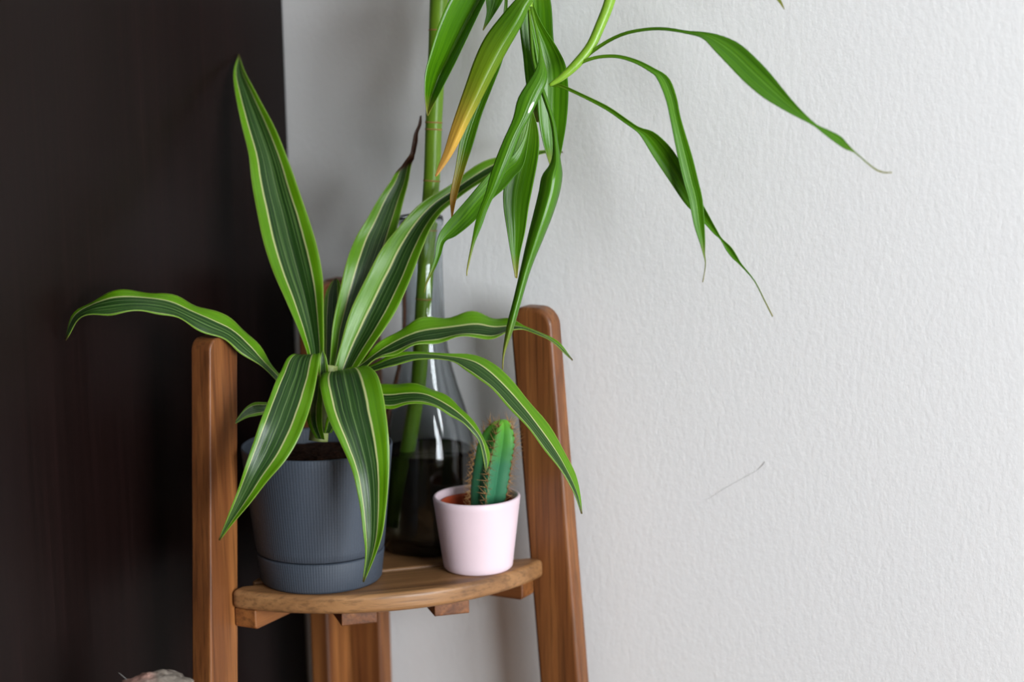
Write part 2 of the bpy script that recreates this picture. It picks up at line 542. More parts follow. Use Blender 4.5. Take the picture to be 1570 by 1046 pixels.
in_win('window_pane', WIN_X + 0.055, WIN_X + 0.06, ym + 0.025, WIN_Y1 - 0.05, WIN_Z0 + 0.05, WIN_Z1 - 0.05, M_PANE)
in_win('window_sill', WIN_X - 0.10, WIN_X + 0.03, WIN_Y0 - 0.03, WIN_Y1 + 0.03, WIN_Z0 - 0.03, WIN_Z0, M_FRAME)

DRACAENA_LEAVES = [
    {'A': [(0.0489, -0.1387, 1.0364), (0.0438, -0.1342, 1.0494), (0.0327, -0.1278, 1.0646), (0.0171, -0.1222, 1.0883), (0.0003, -0.116, 1.112), (-0.0136, -0.1094, 1.1361), (-0.025, -0.1013, 1.1603), (-0.0356, -0.0932, 1.1877), (-0.044, -0.0846, 1.2123), (-0.0572, -0.0751, 1.237), (-0.0713, -0.0626, 1.2616), (-0.0831, -0.0479, 1.2795), (-0.0915, -0.0275, 1.295)], 'M': [(0.0503, -0.132, 1.0344), (0.0458, -0.1244, 1.0464), (0.0366, -0.115, 1.0655), (0.0256, -0.1067, 1.0892), (0.0135, -0.0986, 1.1102), (0.0018, -0.0911, 1.1324), (-0.01, -0.0833, 1.1559), (-0.0216, -0.0764, 1.1806), (-0.0334, -0.0692, 1.2074), (-0.0492, -0.0608, 1.2336), (-0.0677, -0.0504, 1.2599), (-0.0817, -0.0409, 1.2791), (-0.0915, -0.0263, 1.2947)], 'B': [(0.0578, -0.1341, 1.0346), (0.0566, -0.1276, 1.0464), (0.0504, -0.1168, 1.0697), (0.0442, -0.106, 1.0932), (0.0369, -0.0958, 1.1112), (0.0274, -0.0875, 1.1312), (0.0153, -0.0801, 1.1538), (0.0027, -0.0744, 1.1755), (-0.0124, -0.0686, 1.2042), (-0.0307, -0.0613, 1.2318), (-0.0534, -0.053, 1.2595), (-0.0739, -0.0428, 1.2793), (-0.0915, -0.0267, 1.2944)], 'ua': (0.2, 0.2), 'ub': (0.8, 0.78), 'mat': 'striped', 'wave': 0.0012, 'fold': 0.6},
    {'A': [(0.0576, -0.121, 1.031), (0.0556, -0.1147, 1.0497), (0.0535, -0.1073, 1.0683), (0.0536, -0.0957, 1.095), (0.0548, -0.0835, 1.1218), (0.0555, -0.0699, 1.14), (0.0602, -0.0584, 1.1543), (0.0651, -0.0461, 1.1719), (0.072, -0.037, 1.1855), (0.0748, -0.0302, 1.194), (0.0783, -0.0245, 1.2004), (0.0853, -0.0247, 1.2087), (0.0835, -0.0169, 1.2171), (0.0849, -0.0154, 1.2261), (0.0858, -0.0098, 1.2337), (0.0867, -0.0076, 1.2415)], 'M': [(0.0612, -0.1148, 1.0296), (0.061, -0.1063, 1.0472), (0.0612, -0.0977, 1.0658), (0.064, -0.0849, 1.0911), (0.0668, -0.0721, 1.1166), (0.0674, -0.0582, 1.1362), (0.0696, -0.048, 1.1514), (0.0721, -0.0369, 1.1697), (0.0766, -0.0292, 1.1848), (0.0779, -0.0225, 1.1974), (0.0806, -0.0184, 1.2033), (0.0866, -0.0217, 1.2099), (0.0847, -0.0144, 1.2177), (0.0858, -0.0135, 1.2266), (0.0865, -0.0082, 1.2341), (0.087, -0.0069, 1.2418)], 'B': [(0.069, -0.1149, 1.0296), (0.072, -0.1062, 1.0466), (0.0743, -0.0963, 1.065), (0.0797, -0.0824, 1.0889), (0.0841, -0.069, 1.1128), (0.0847, -0.0549, 1.1338), (0.0843, -0.0459, 1.1498), (0.0843, -0.0361, 1.1687), (0.086, -0.0293, 1.1852), (0.0857, -0.0224, 1.2016), (0.0868, -0.0184, 1.207), (0.0896, -0.0217, 1.2114), (0.0874, -0.0144, 1.2187), (0.0878, -0.0135, 1.2272), (0.0882, -0.0082, 1.2347), (0.0877, -0.0069, 1.2421)], 'ua': (0.3, 0.25), 'ub': (0.72, 0.8), 'mat': 'striped_dry', 'wave': 0.001, 'fold': 0},
    {'A': [(0.0649, -0.1251, 1.0295), (0.0663, -0.1177, 1.051), (0.0687, -0.1066, 1.0749), (0.0738, -0.0912, 1.1012), (0.0797, -0.0762, 1.1233), (0.0856, -0.0623, 1.1405), (0.0936, -0.0475, 1.1561), (0.1048, -0.0324, 1.1702), (0.1205, -0.0159, 1.1833), (0.1344, -0.0029, 1.1955), (0.1483, 0.0076, 1.2041), (0.1675, 0.0178, 1.2082), (0.1888, 0.0265, 1.2109), (0.2064, 0.0321, 1.2103)], 'M': [(0.0691, -0.1194, 1.0273), (0.0741, -0.1095, 1.0473), (0.0804, -0.0967, 1.0689), (0.086, -0.0817, 1.092), (0.0911, -0.0674, 1.113), (0.0957, -0.0533, 1.1341), (0.1013, -0.0397, 1.1507), (0.11, -0.0258, 1.1657), (0.1223, -0.0125, 1.1769), (0.1359, 0.0005, 1.1883), (0.1499, 0.0109, 1.1975), (0.1693, 0.0204, 1.2046), (0.1897, 0.0278, 1.2096), (0.2066, 0.0324, 1.2097)], 'B': [(0.0804, -0.1244, 1.0277), (0.0905, -0.1144, 1.0466), (0.1006, -0.1001, 1.0658), (0.1067, -0.0855, 1.0854), (0.1109, -0.072, 1.1051), (0.1142, -0.0578, 1.13), (0.1172, -0.0455, 1.1473), (0.1233, -0.0329, 1.1631), (0.1306, -0.0202, 1.1721), (0.1443, -0.0083, 1.1828), (0.1579, 0.0028, 1.1923), (0.175, 0.0158, 1.2018), (0.1923, 0.026, 1.2088), (0.2073, 0.0317, 1.2092)], 'ua': (0.42, 0.42), 'ub': (0.78, 0.8), 'mat': 'striped', 'wave': 0.0012, 'fold': 0.5},
    {'A': [(0.0667, -0.1216, 1.0295), (0.0831, -0.1156, 1.04), (0.0966, -0.1028, 1.0535), (0.1075, -0.0858, 1.0656), (0.1215, -0.0729, 1.0729), (0.1414, -0.0568, 1.0745), (0.1589, -0.0442, 1.0765), (0.1734, -0.0369, 1.0728), (0.1872, -0.0351, 1.0712), (0.2028, -0.0369, 1.0668), (0.2211, -0.0334, 1.0607), (0.2347, -0.0321, 1.0529), (0.247, -0.032, 1.0402)], 'M': [(0.0722, -0.124, 1.0287), (0.0879, -0.119, 1.0376), (0.1016, -0.1084, 1.0494), (0.1141, -0.0953, 1.058), (0.1282, -0.0827, 1.0639), (0.1471, -0.067, 1.0663), (0.165, -0.0542, 1.068), (0.1796, -0.0466, 1.0657), (0.1921, -0.0413, 1.0668), (0.2037, -0.0386, 1.0657), (0.2214, -0.0357, 1.0597), (0.235, -0.0344, 1.0519), (0.2474, -0.0327, 1.0398)], 'B': [(0.0786, -0.1278, 1.0282), (0.0937, -0.1241, 1.0355), (0.1081, -0.1162, 1.0459), (0.1228, -0.1082, 1.0513), (0.1369, -0.0959, 1.0558), (0.1549, -0.0805, 1.0589), (0.1732, -0.0676, 1.0603), (0.1878, -0.0597, 1.0594), (0.1983, -0.0498, 1.063), (0.2049, -0.0408, 1.0648), (0.222, -0.0387, 1.0588), (0.2356, -0.0374, 1.0511), (0.2478, -0.0336, 1.0395)], 'ua': (0.45, 0.52), 'ub': (0.85, 0.9), 'mat': 'striped', 'wave': 0.0022, 'fold': 0},
    {'A': [(0.0751, -0.117, 1.0328), (0.0988, -0.1153, 1.04), (0.1144, -0.1085, 1.0479), (0.1351, -0.1018, 1.051), (0.1606, -0.0907, 1.0487), (0.1792, -0.0787, 1.0469), (0.1942, -0.0752, 1.0406), (0.2092, -0.0743, 1.0276), (0.232, -0.0734, 1.0051), (0.2557, -0.0746, 0.9777), (0.2686, -0.0763, 0.9569), (0.2776, -0.0812, 0.9382), (0.2825, -0.0866, 0.9215)], 'M': [(0.08, -0.1197, 1.0302), (0.1016, -0.1179, 1.0376), (0.1175, -0.1132, 1.0439), (0.137, -0.1051, 1.0484), (0.1623, -0.0937, 1.0463), (0.1798, -0.0877, 1.0421), (0.1933, -0.0862, 1.0352), (0.2086, -0.0848, 1.023), (0.2314, -0.0838, 1.001), (0.2543, -0.0836, 0.9753), (0.2675, -0.0831, 0.9552), (0.2767, -0.0843, 0.938), (0.2823, -0.0873, 0.9216)], 'B': [(0.0855, -0.1232, 1.0279), (0.1049, -0.1211, 1.0353), (0.1213, -0.1189, 1.0401), (0.1393, -0.109, 1.0459), (0.1644, -0.0973, 1.044), (0.1813, -0.0983, 1.0377), (0.1934, -0.0988, 1.0303), (0.2091, -0.0971, 1.019), (0.2317, -0.096, 0.9973), (0.2537, -0.0941, 0.9733), (0.267, -0.0909, 0.9539), (0.2762, -0.088, 0.9379), (0.2821, -0.0881, 0.9218)], 'ua': (0.3, 0.56), 'ub': (0.9, 0.93), 'mat': 'striped', 'wave': 0.001, 'fold': 0},
    {'A': [(0.0837, -0.1207, 1.0216), (0.1075, -0.1136, 1.0222), (0.1256, -0.109, 1.0239), (0.1445, -0.106, 1.0221), (0.1617, -0.1019, 1.0149), (0.1766, -0.1005, 1.0046), (0.1879, -0.0987, 0.9923), (0.1954, -0.0969, 0.9802), (0.1989, -0.0957, 0.969), (0.1998, -0.0966, 0.9602), (0.1994, -0.1006, 0.9531)], 'M': [(0.0881, -0.1252, 1.0189), (0.114, -0.1244, 1.0146), (0.1325, -0.1194, 1.0169), (0.1494, -0.1155, 1.017), (0.1655, -0.1112, 1.0102), (0.1782, -0.1078, 1.0017), (0.1881, -0.104, 0.9911), (0.195, -0.1011, 0.9802), (0.1985, -0.1005, 0.9688), (0.1998, -0.1004, 0.9596), (0.1993, -0.1016, 0.9531)], 'B': [(0.0915, -0.128, 1.0157), (0.1184, -0.1319, 1.0063), (0.1372, -0.1266, 1.0092), (0.1525, -0.122, 1.0113), (0.1677, -0.1178, 1.005), (0.1787, -0.1131, 0.9983), (0.1875, -0.108, 0.9896), (0.194, -0.1043, 0.9799), (0.1974, -0.1042, 0.9684), (0.1992, -0.1033, 0.9588), (0.1991, -0.1024, 0.9529)], 'ua': (0.45, 0.5), 'ub': (0.85, 0.9), 'mat': 'striped', 'wave': 0.001, 'fold': 0},
    {'A': [(0.0651, -0.1282, 1.0158), (0.0685, -0.1386, 1.0294), (0.072, -0.1504, 1.0359), (0.08, -0.1693, 1.0355), (0.0923, -0.1854, 1.0263), (0.1071, -0.1973, 1.008), (0.1191, -0.2001, 0.9904), (0.1308, -0.2017, 0.9689), (0.137, -0.203, 0.9462), (0.1405, -0.2038, 0.922), (0.1417, -0.203, 0.9009), (0.1388, -0.204, 0.8764)], 'M': [(0.0685, -0.1233, 1.0152), (0.0768, -0.129, 1.0306), (0.0855, -0.1377, 1.038), (0.0987, -0.1541, 1.0361), (0.1126, -0.1697, 1.0244), (0.1259, -0.1826, 1.0053), (0.1347, -0.1875, 0.9865), (0.1419, -0.1917, 0.9642), (0.145, -0.1949, 0.9411), (0.1456, -0.1972, 0.9182), (0.144, -0.1998, 0.8982), (0.1391, -0.2035, 0.876)], 'B': [(0.0749, -0.1228, 1.0156), (0.0895, -0.126, 1.0333), (0.1033, -0.1316, 1.0416), (0.1217, -0.1454, 1.0383), (0.1372, -0.1607, 1.0242), (0.149, -0.1746, 1.0043), (0.1546, -0.1816, 0.9844), (0.1574, -0.1884, 0.9615), (0.1572, -0.1935, 0.9379), (0.1549, -0.197, 0.9164), (0.1485, -0.2001, 0.8966), (0.1398, -0.2036, 0.8758)], 'ua': (0.15, 0.15), 'ub': (0.69, 0.74), 'mat': 'striped', 'wave': 0.0008, 'fold': 0},
    {'A': [(0.046, -0.1386, 1.0333), (0.0488, -0.1534, 1.0498), (0.0493, -0.1716, 1.0503), (0.0538, -0.1911, 1.0403), (0.0566, -0.2104, 1.0243), (0.0572, -0.2255, 1.0065), (0.0552, -0.235, 0.9891), (0.0521, -0.243, 0.9702), (0.0467, -0.2478, 0.951), (0.0392, -0.2516, 0.9307), (0.0315, -0.2541, 0.9121)], 'M': [(0.0485, -0.1354, 1.0315), (0.0543, -0.1459, 1.0489), (0.0591, -0.1617, 1.0498), (0.0655, -0.1806, 1.0368), (0.0693, -0.1999, 1.0184), (0.0694, -0.2155, 0.9995), (0.0652, -0.2262, 0.9821), (0.0585, -0.2359, 0.9649), (0.0503, -0.2426, 0.9468), (0.0408, -0.2494, 0.9283), (0.0318, -0.2537, 0.9117)], 'B': [(0.0531, -0.1353, 1.0304), (0.0643, -0.1448, 1.0494), (0.0732, -0.1582, 1.0508), (0.0816, -0.1767, 1.0348), (0.0865, -0.1958, 1.0141), (0.0861, -0.2119, 0.9942), (0.0799, -0.2237, 0.977), (0.0695, -0.2351, 0.9614), (0.0579, -0.2429, 0.9444), (0.0442, -0.2497, 0.9269), (0.0324, -0.2537, 0.9115)], 'ua': (0.12, 0.1), 'ub': (0.74, 0.7), 'mat': 'striped', 'wave': 0.0012, 'fold': 0},
    {'A': [(0.0338, -0.1416, 1.0169), (0.0225, -0.1476, 1.0331), (0.0157, -0.1543, 1.0463), (0.0074, -0.1606, 1.0627), (-0.0008, -0.1727, 1.0783), (-0.011, -0.1877, 1.0895), (-0.0207, -0.2031, 1.0975), (-0.0297, -0.2202, 1.1068), (-0.0391, -0.2383, 1.1123), (-0.0501, -0.2543, 1.1151), (-0.0615, -0.2656, 1.114), (-0.0726, -0.2776, 1.107), (-0.0831, -0.2848, 1.0971), (-0.0883, -0.2909, 1.0776)], 'M': [(0.0348, -0.146, 1.0156), (0.0237, -0.1523, 1.0315), (0.0175, -0.1619, 1.0439), (0.0105, -0.1728, 1.0585), (0.0027, -0.1859, 1.0728), (-0.0068, -0.2008, 1.0827), (-0.0153, -0.2154, 1.0915), (-0.0225, -0.2315, 1.1005), (-0.0306, -0.2488, 1.106), (-0.0408, -0.2645, 1.1083), (-0.0521, -0.2757, 1.1075), (-0.0663, -0.2836, 1.1035), (-0.0785, -0.2881, 1.0953), (-0.0873, -0.2914, 1.0775)], 'B': [(0.035, -0.1493, 1.014), (0.0241, -0.1559, 1.0297), (0.018, -0.1675, 1.041), (0.0114, -0.182, 1.0538), (0.0039, -0.1959, 1.0668), (-0.0049, -0.2106, 1.0754), (-0.0123, -0.2244, 1.0849), (-0.0177, -0.2396, 1.0936), (-0.0246, -0.2562, 1.0991), (-0.0339, -0.2715, 1.1009), (-0.0453, -0.2827, 1.1004), (-0.0616, -0.2876, 1.0995), (-0.0749, -0.2901, 1.0931), (-0.0864, -0.2916, 1.0773)], 'ua': (0.5, 0.2), 'ub': (0.93, 0.96), 'mat': 'striped', 'wave': 0.0015, 'fold': 0},
    {'A': [(0.0376, -0.1487, 0.9918), (0.0227, -0.1574, 1.0065), (0.0164, -0.1628, 1.0088), (0.0097, -0.1677, 1.0086), (0.0044, -0.174, 1.0037), (-0.0013, -0.182, 0.9923)], 'M': [(0.0364, -0.1491, 0.9889), (0.0219, -0.1576, 1.0025), (0.0158, -0.1628, 1.0033), (0.0103, -0.167, 1.0028), (0.0051, -0.1734, 0.9999), (-0.0011, -0.1818, 0.992)], 'B': [(0.036, -0.1507, 0.9864), (0.0222, -0.1593, 0.9989), (0.0166, -0.1648, 0.9984), (0.0124, -0.1685, 0.9976), (0.0069, -0.1742, 0.9965), (-0.0008, -0.1818, 0.9917)], 'ua': (0.2, 0.2), 'ub': (0.8, 0.8), 'mat': 'striped', 'wave': 0.0, 'fold': 0},
    {'A': [(0.0449, -0.1112, 1.0282), (0.0384, -0.1011, 1.0489), (0.033, -0.0915, 1.07), (0.0303, -0.0832, 1.0888), (0.0314, -0.0772, 1.0978), (0.0329, -0.0718, 1.1028)], 'M': [(0.0488, -0.1068, 1.0277), (0.0434, -0.0954, 1.0483), (0.0384, -0.0854, 1.0694), (0.0351, -0.0776, 1.0891), (0.0344, -0.0734, 1.0985), (0.0336, -0.0709, 1.103)], 'B': [(0.0548, -0.1057, 1.028), (0.0513, -0.094, 1.0486), (0.0469, -0.0838, 1.0697), (0.0426, -0.076, 1.0902), (0.0393, -0.0724, 1.0998), (0.0348, -0.0706, 1.1033)], 'ua': (0.22, 0.22), 'ub': (0.78, 0.78), 'mat': 'striped', 'wave': 0.0, 'fold': 0},
    {'A': [(0.0619, -0.1518, 0.9793), (0.0596, -0.1594, 0.9931), (0.0621, -0.1641, 1.0084), (0.0661, -0.1612, 1.0223), (0.0669, -0.1557, 1.0353)], 'M': [(0.0648, -0.1492, 0.9784), (0.0642, -0.1553, 0.9922), (0.0671, -0.1597, 1.0071), (0.0694, -0.1583, 1.0211), (0.0682, -0.1546, 1.0349)], 'B': [(0.0687, -0.1482, 0.978), (0.0703, -0.1537, 0.9918), (0.0738, -0.1579, 1.0065), (0.0739, -0.1572, 1.0205), (0.0699, -0.1542, 1.0347)], 'ua': (0.3, 0.3), 'ub': (0.6, 0.6), 'mat': 'striped', 'wave': 0.0, 'fold': 0},
    {'A': [(0.0646, -0.1426, 0.9822), (0.0697, -0.1465, 0.9943), (0.077, -0.1488, 1.0084), (0.0843, -0.1491, 1.0203)], 'M': [(0.0668, -0.1406, 0.9819), (0.0739, -0.1424, 0.9946), (0.0798, -0.146, 1.0086), (0.0852, -0.1484, 1.0202)], 'B': [(0.0699, -0.1397, 0.982), (0.0797, -0.1406, 0.9956), (0.0837, -0.1448, 1.0093), (0.0863, -0.148, 1.0203)], 'ua': (0.22, 0.22), 'ub': (0.78, 0.78), 'mat': 'striped', 'wave': 0.0, 'fold': 0},
    {'A': [(0.0584, -0.1397, 1.0232), (0.0619, -0.1442, 1.0367), (0.0633, -0.1436, 1.0469), (0.0637, -0.1397, 1.053)], 'M': [(0.0614, -0.1363, 1.0228), (0.0647, -0.1408, 1.0369), (0.0651, -0.1413, 1.0472), (0.0638, -0.1395, 1.0532)], 'B': [(0.0662, -0.1354, 1.023), (0.0691, -0.14, 1.0377), (0.0681, -0.1407, 1.0479), (0.0641, -0.1394, 1.0535)], 'ua': (0.22, 0.22), 'ub': (0.78, 0.78), 'mat': 'striped', 'wave': 0.0, 'fold': 0},
]
BAMBOO_LEAVES = [
    {'A': [(0.1963, -0.0517, 1.3762), (0.172, -0.0674, 1.3662), (0.1612, -0.0779, 1.3452), (0.1537, -0.0843, 1.3241), (0.148, -0.0885, 1.3028), (0.1439, -0.091, 1.2856), (0.1435, -0.0923, 1.2695), (0.1443, -0.0921, 1.257), (0.1452, -0.0918, 1.2505)], 'M': [(0.1978, -0.0458, 1.3739), (0.1848, -0.0423, 1.3634), (0.1754, -0.0516, 1.3442), (0.1642, -0.0605, 1.3204), (0.1541, -0.0673, 1.2985), (0.1463, -0.0716, 1.2823), (0.1433, -0.0795, 1.267), (0.1438, -0.0873, 1.2558), (0.145, -0.0911, 1.2502)], 'B': [(0.2002, -0.05, 1.374), (0.1943, -0.0555, 1.3636), (0.1872, -0.0635, 1.3446), (0.1776, -0.0717, 1.3204), (0.1682, -0.0782, 1.2981), (0.1607, -0.0823, 1.2821), (0.1537, -0.0872, 1.2666), (0.1482, -0.0903, 1.2554), (0.1457, -0.0917, 1.25)], 'ua': (0.3, 0.3), 'ub': (0.7, 0.7), 'mat': 'plain', 'wave': 0.0, 'fold': 0.85},
    {'A': [(0.2223, -0.0569, 1.3655), (0.2205, -0.061, 1.3509), (0.2154, -0.0654, 1.3436), (0.2076, -0.0694, 1.3342), (0.1948, -0.077, 1.3159), (0.1871, -0.0829, 1.2975), (0.181, -0.0884, 1.2763), (0.1757, -0.093, 1.2578), (0.1708, -0.0972, 1.2402), (0.1668, -0.1021, 1.2222), (0.1629, -0.1057, 1.21), (0.1611, -0.1083, 1.2021)], 'M': [(0.2274, -0.0573, 1.3641), (0.2284, -0.0618, 1.348), (0.2255, -0.0664, 1.34), (0.22, -0.0709, 1.3278), (0.2089, -0.0778, 1.3081), (0.2003, -0.0843, 1.289), (0.1923, -0.0908, 1.2687), (0.1846, -0.0964, 1.2499), (0.1779, -0.1002, 1.2334), (0.1716, -0.1032, 1.2192), (0.166, -0.1059, 1.209), (0.162, -0.1084, 1.2018)], 'B': [(0.2281, -0.0542, 1.3633), (0.2293, -0.0571, 1.3464), (0.2266, -0.0604, 1.3381), (0.2214, -0.0638, 1.3244), (0.2111, -0.0704, 1.3039), (0.2021, -0.0773, 1.2845), (0.1932, -0.0842, 1.2644), (0.1846, -0.0907, 1.2454), (0.1777, -0.0956, 1.2295), (0.1719, -0.1003, 1.2173), (0.1664, -0.1041, 1.2083), (0.1621, -0.1079, 1.2015)], 'ua': (0.3, 0.3), 'ub': (0.7, 0.7), 'mat': 'plain_yellow', 'wave': 0.0, 'fold': 0.6},
    {'A': [(0.1953, -0.0441, 1.36), (0.1964, -0.048, 1.3386), (0.193, -0.0532, 1.3119), (0.1829, -0.0608, 1.2863), (0.1769, -0.0666, 1.2638), (0.1705, -0.0707, 1.245), (0.1662, -0.0739, 1.2304), (0.1632, -0.0785, 1.2055), (0.1599, -0.0828, 1.1828), (0.1608, -0.0837, 1.1708), (0.1614, -0.0841, 1.1621)], 'M': [(0.1963, -0.0431, 1.3599), (0.1974, -0.0471, 1.338), (0.1956, -0.0511, 1.3102), (0.1882, -0.055, 1.289), (0.1818, -0.0608, 1.2673), (0.1752, -0.0656, 1.2474), (0.1704, -0.0703, 1.2283), (0.1661, -0.076, 1.2043), (0.1622, -0.0807, 1.1827), (0.1618, -0.0828, 1.1708), (0.1616, -0.0839, 1.1618)], 'B': [(0.1977, -0.0427, 1.3599), (0.1988, -0.0469, 1.3375), (0.199, -0.0506, 1.3086), (0.1953, -0.0527, 1.2919), (0.1887, -0.0585, 1.271), (0.1816, -0.0634, 1.2501), (0.1761, -0.0692, 1.2264), (0.17, -0.0752, 1.2032), (0.1652, -0.0799, 1.1827), (0.1632, -0.0824, 1.1708), (0.1619, -0.0839, 1.1615)], 'ua': (0.3, 0.3), 'ub': (0.7, 0.7), 'mat': 'plain_tip', 'wave': 0.0, 'fold': 0},
    {'A': [(0.2221, -0.051, 1.3388), (0.231, -0.057, 1.3151), (0.2363, -0.0628, 1.301), (0.2373, -0.0708, 1.2883), (0.2277, -0.0831, 1.2666), (0.2248, -0.0885, 1.2489), (0.2178, -0.0954, 1.229), (0.2114, -0.1026, 1.2065), (0.2075, -0.1062, 1.189), (0.2036, -0.1085, 1.1773), (0.2001, -0.1105, 1.166), (0.1975, -0.1133, 1.149), (0.1946, -0.1169, 1.1287), (0.1947, -0.1183, 1.1218)], 'M': [(0.2235, -0.0508, 1.3387), (0.2323, -0.0567, 1.3154), (0.2379, -0.0625, 1.301), (0.2435, -0.0704, 1.2851), (0.2386, -0.0803, 1.2676), (0.2332, -0.0866, 1.2499), (0.227, -0.0927, 1.2338), (0.2206, -0.0998, 1.212), (0.2139, -0.1045, 1.1926), (0.2075, -0.1078, 1.177), (0.2036, -0.1102, 1.1645), (0.1989, -0.1133, 1.1481), (0.1953, -0.1168, 1.1284), (0.195, -0.1182, 1.1218)], 'B': [(0.224, -0.05, 1.3387), (0.2328, -0.0558, 1.3155), (0.2386, -0.0615, 1.301), (0.2461, -0.067, 1.2828), (0.2434, -0.074, 1.2678), (0.2368, -0.0815, 1.2502), (0.2307, -0.0866, 1.2366), (0.2243, -0.0936, 1.2151), (0.2164, -0.1, 1.1946), (0.2092, -0.1055, 1.1766), (0.205, -0.1084, 1.1633), (0.1995, -0.1125, 1.1473), (0.1956, -0.1164, 1.1281), (0.1951, -0.118, 1.1218)], 'ua': (0.3, 0.3), 'ub': (0.7, 0.7), 'mat': 'plain_spot', 'wave': 0.0, 'fold': 0},
    {'A': [(0.2241, -0.0508, 1.2635), (0.2219, -0.0554, 1.2476), (0.2198, -0.0613, 1.2307), (0.2142, -0.0696, 1.2172), (0.2066, -0.0752, 1.211), (0.1973, -0.0823, 1.2022), (0.1822, -0.094, 1.1812), (0.1731, -0.1005, 1.169), (0.1641, -0.1073, 1.1553), (0.1615, -0.1098, 1.145), (0.1607, -0.1111, 1.1353), (0.1577, -0.1141, 1.1235), (0.1546, -0.1168, 1.1138), (0.1532, -0.1182, 1.1051)], 'M': [(0.2248, -0.0499, 1.2635), (0.2227, -0.0545, 1.2475), (0.2212, -0.0599, 1.2295), (0.2172, -0.0663, 1.2132), (0.2101, -0.0712, 1.2053), (0.2019, -0.0775, 1.1959), (0.1895, -0.0866, 1.1803), (0.1798, -0.0938, 1.1666), (0.1689, -0.1021, 1.1534), (0.164, -0.1064, 1.1461), (0.1623, -0.109, 1.1359), (0.1589, -0.1124, 1.1241), (0.155, -0.1164, 1.1135), (0.1534, -0.118, 1.1051)], 'B': [(0.226, -0.0497, 1.2635), (0.2238, -0.0543, 1.2476), (0.2233, -0.0598, 1.2285), (0.2223, -0.0667, 1.2096), (0.2164, -0.072, 1.2002), (0.2095, -0.078, 1.1902), (0.1998, -0.0844, 1.1802), (0.1895, -0.0922, 1.1649), (0.1762, -0.1012, 1.1523), (0.1679, -0.1056, 1.1476), (0.1649, -0.1085, 1.1368), (0.1609, -0.112, 1.125), (0.1556, -0.1164, 1.1132), (0.1537, -0.1179, 1.1051)], 'ua': (0.3, 0.3), 'ub': (0.7, 0.7), 'mat': 'plain', 'wave': 0.0, 'fold': 0},
    {'A': [(0.2142, -0.0445, 1.253), (0.2107, -0.0479, 1.2358), (0.2036, -0.0529, 1.2141), (0.1986, -0.0585, 1.1898), (0.1989, -0.0608, 1.173), (0.2021, -0.0618, 1.1545), (0.206, -0.0628, 1.1338), (0.2108, -0.0645, 1.1132)], 'M': [(0.2158, -0.0428, 1.2529), (0.2155, -0.0423, 1.2354), (0.2119, -0.0446, 1.215), (0.2077, -0.0501, 1.1892), (0.2067, -0.053, 1.1727), (0.2075, -0.0558, 1.1526), (0.2087, -0.0599, 1.1324), (0.2114, -0.0639, 1.1129)], 'B': [(0.2181, -0.0424, 1.253), (0.2226, -0.0412, 1.2355), (0.223, -0.0416, 1.2164), (0.2197, -0.0468, 1.1893), (0.2175, -0.0503, 1.1731), (0.2157, -0.0548, 1.1515), (0.2128, -0.0595, 1.1315), (0.2123, -0.0638, 1.1126)], 'ua': (0.3, 0.3), 'ub': (0.7, 0.7), 'mat': 'plain', 'wave': 0.0, 'fold': 0},
    {'A': [(0.2111, -0.0371, 1.3511), (0.2135, -0.0385, 1.3382), (0.216, -0.0382, 1.3221), (0.2186, -0.0379, 1.3059), (0.2207, -0.0378, 1.2896), (0.2214, -0.0386, 1.2734), (0.2216, -0.0396, 1.2572), (0.2237, -0.0407, 1.2409), (0.2272, -0.041, 1.2247), (0.2322, -0.0405, 1.2083), (0.2357, -0.0392, 1.1995)], 'M': [(0.2125, -0.035, 1.3515), (0.2154, -0.0359, 1.3376), (0.2193, -0.0334, 1.3218), (0.2251, -0.0298, 1.3046), (0.2293, -0.0285, 1.2891), (0.2307, -0.0288, 1.2729), (0.2308, -0.0297, 1.2574), (0.2316, -0.0317, 1.2404), (0.2324, -0.0339, 1.2228), (0.2347, -0.0371, 1.2075), (0.2363, -0.0385, 1.1995)], 'B': [(0.2148, -0.0348, 1.352), (0.2188, -0.0358, 1.337), (0.2251, -0.0332, 1.3218), (0.2354, -0.0289, 1.3039), (0.2417, -0.0262, 1.2891), (0.2438, -0.0261, 1.2729), (0.2439, -0.0268, 1.2582), (0.2433, -0.0298, 1.2405), (0.2413, -0.0337, 1.2216), (0.239, -0.0369, 1.2071), (0.2372, -0.0384, 1.1995)], 'ua': (0.3, 0.3), 'ub': (0.7, 0.7), 'mat': 'plain', 'wave': 0.0, 'fold': 0},
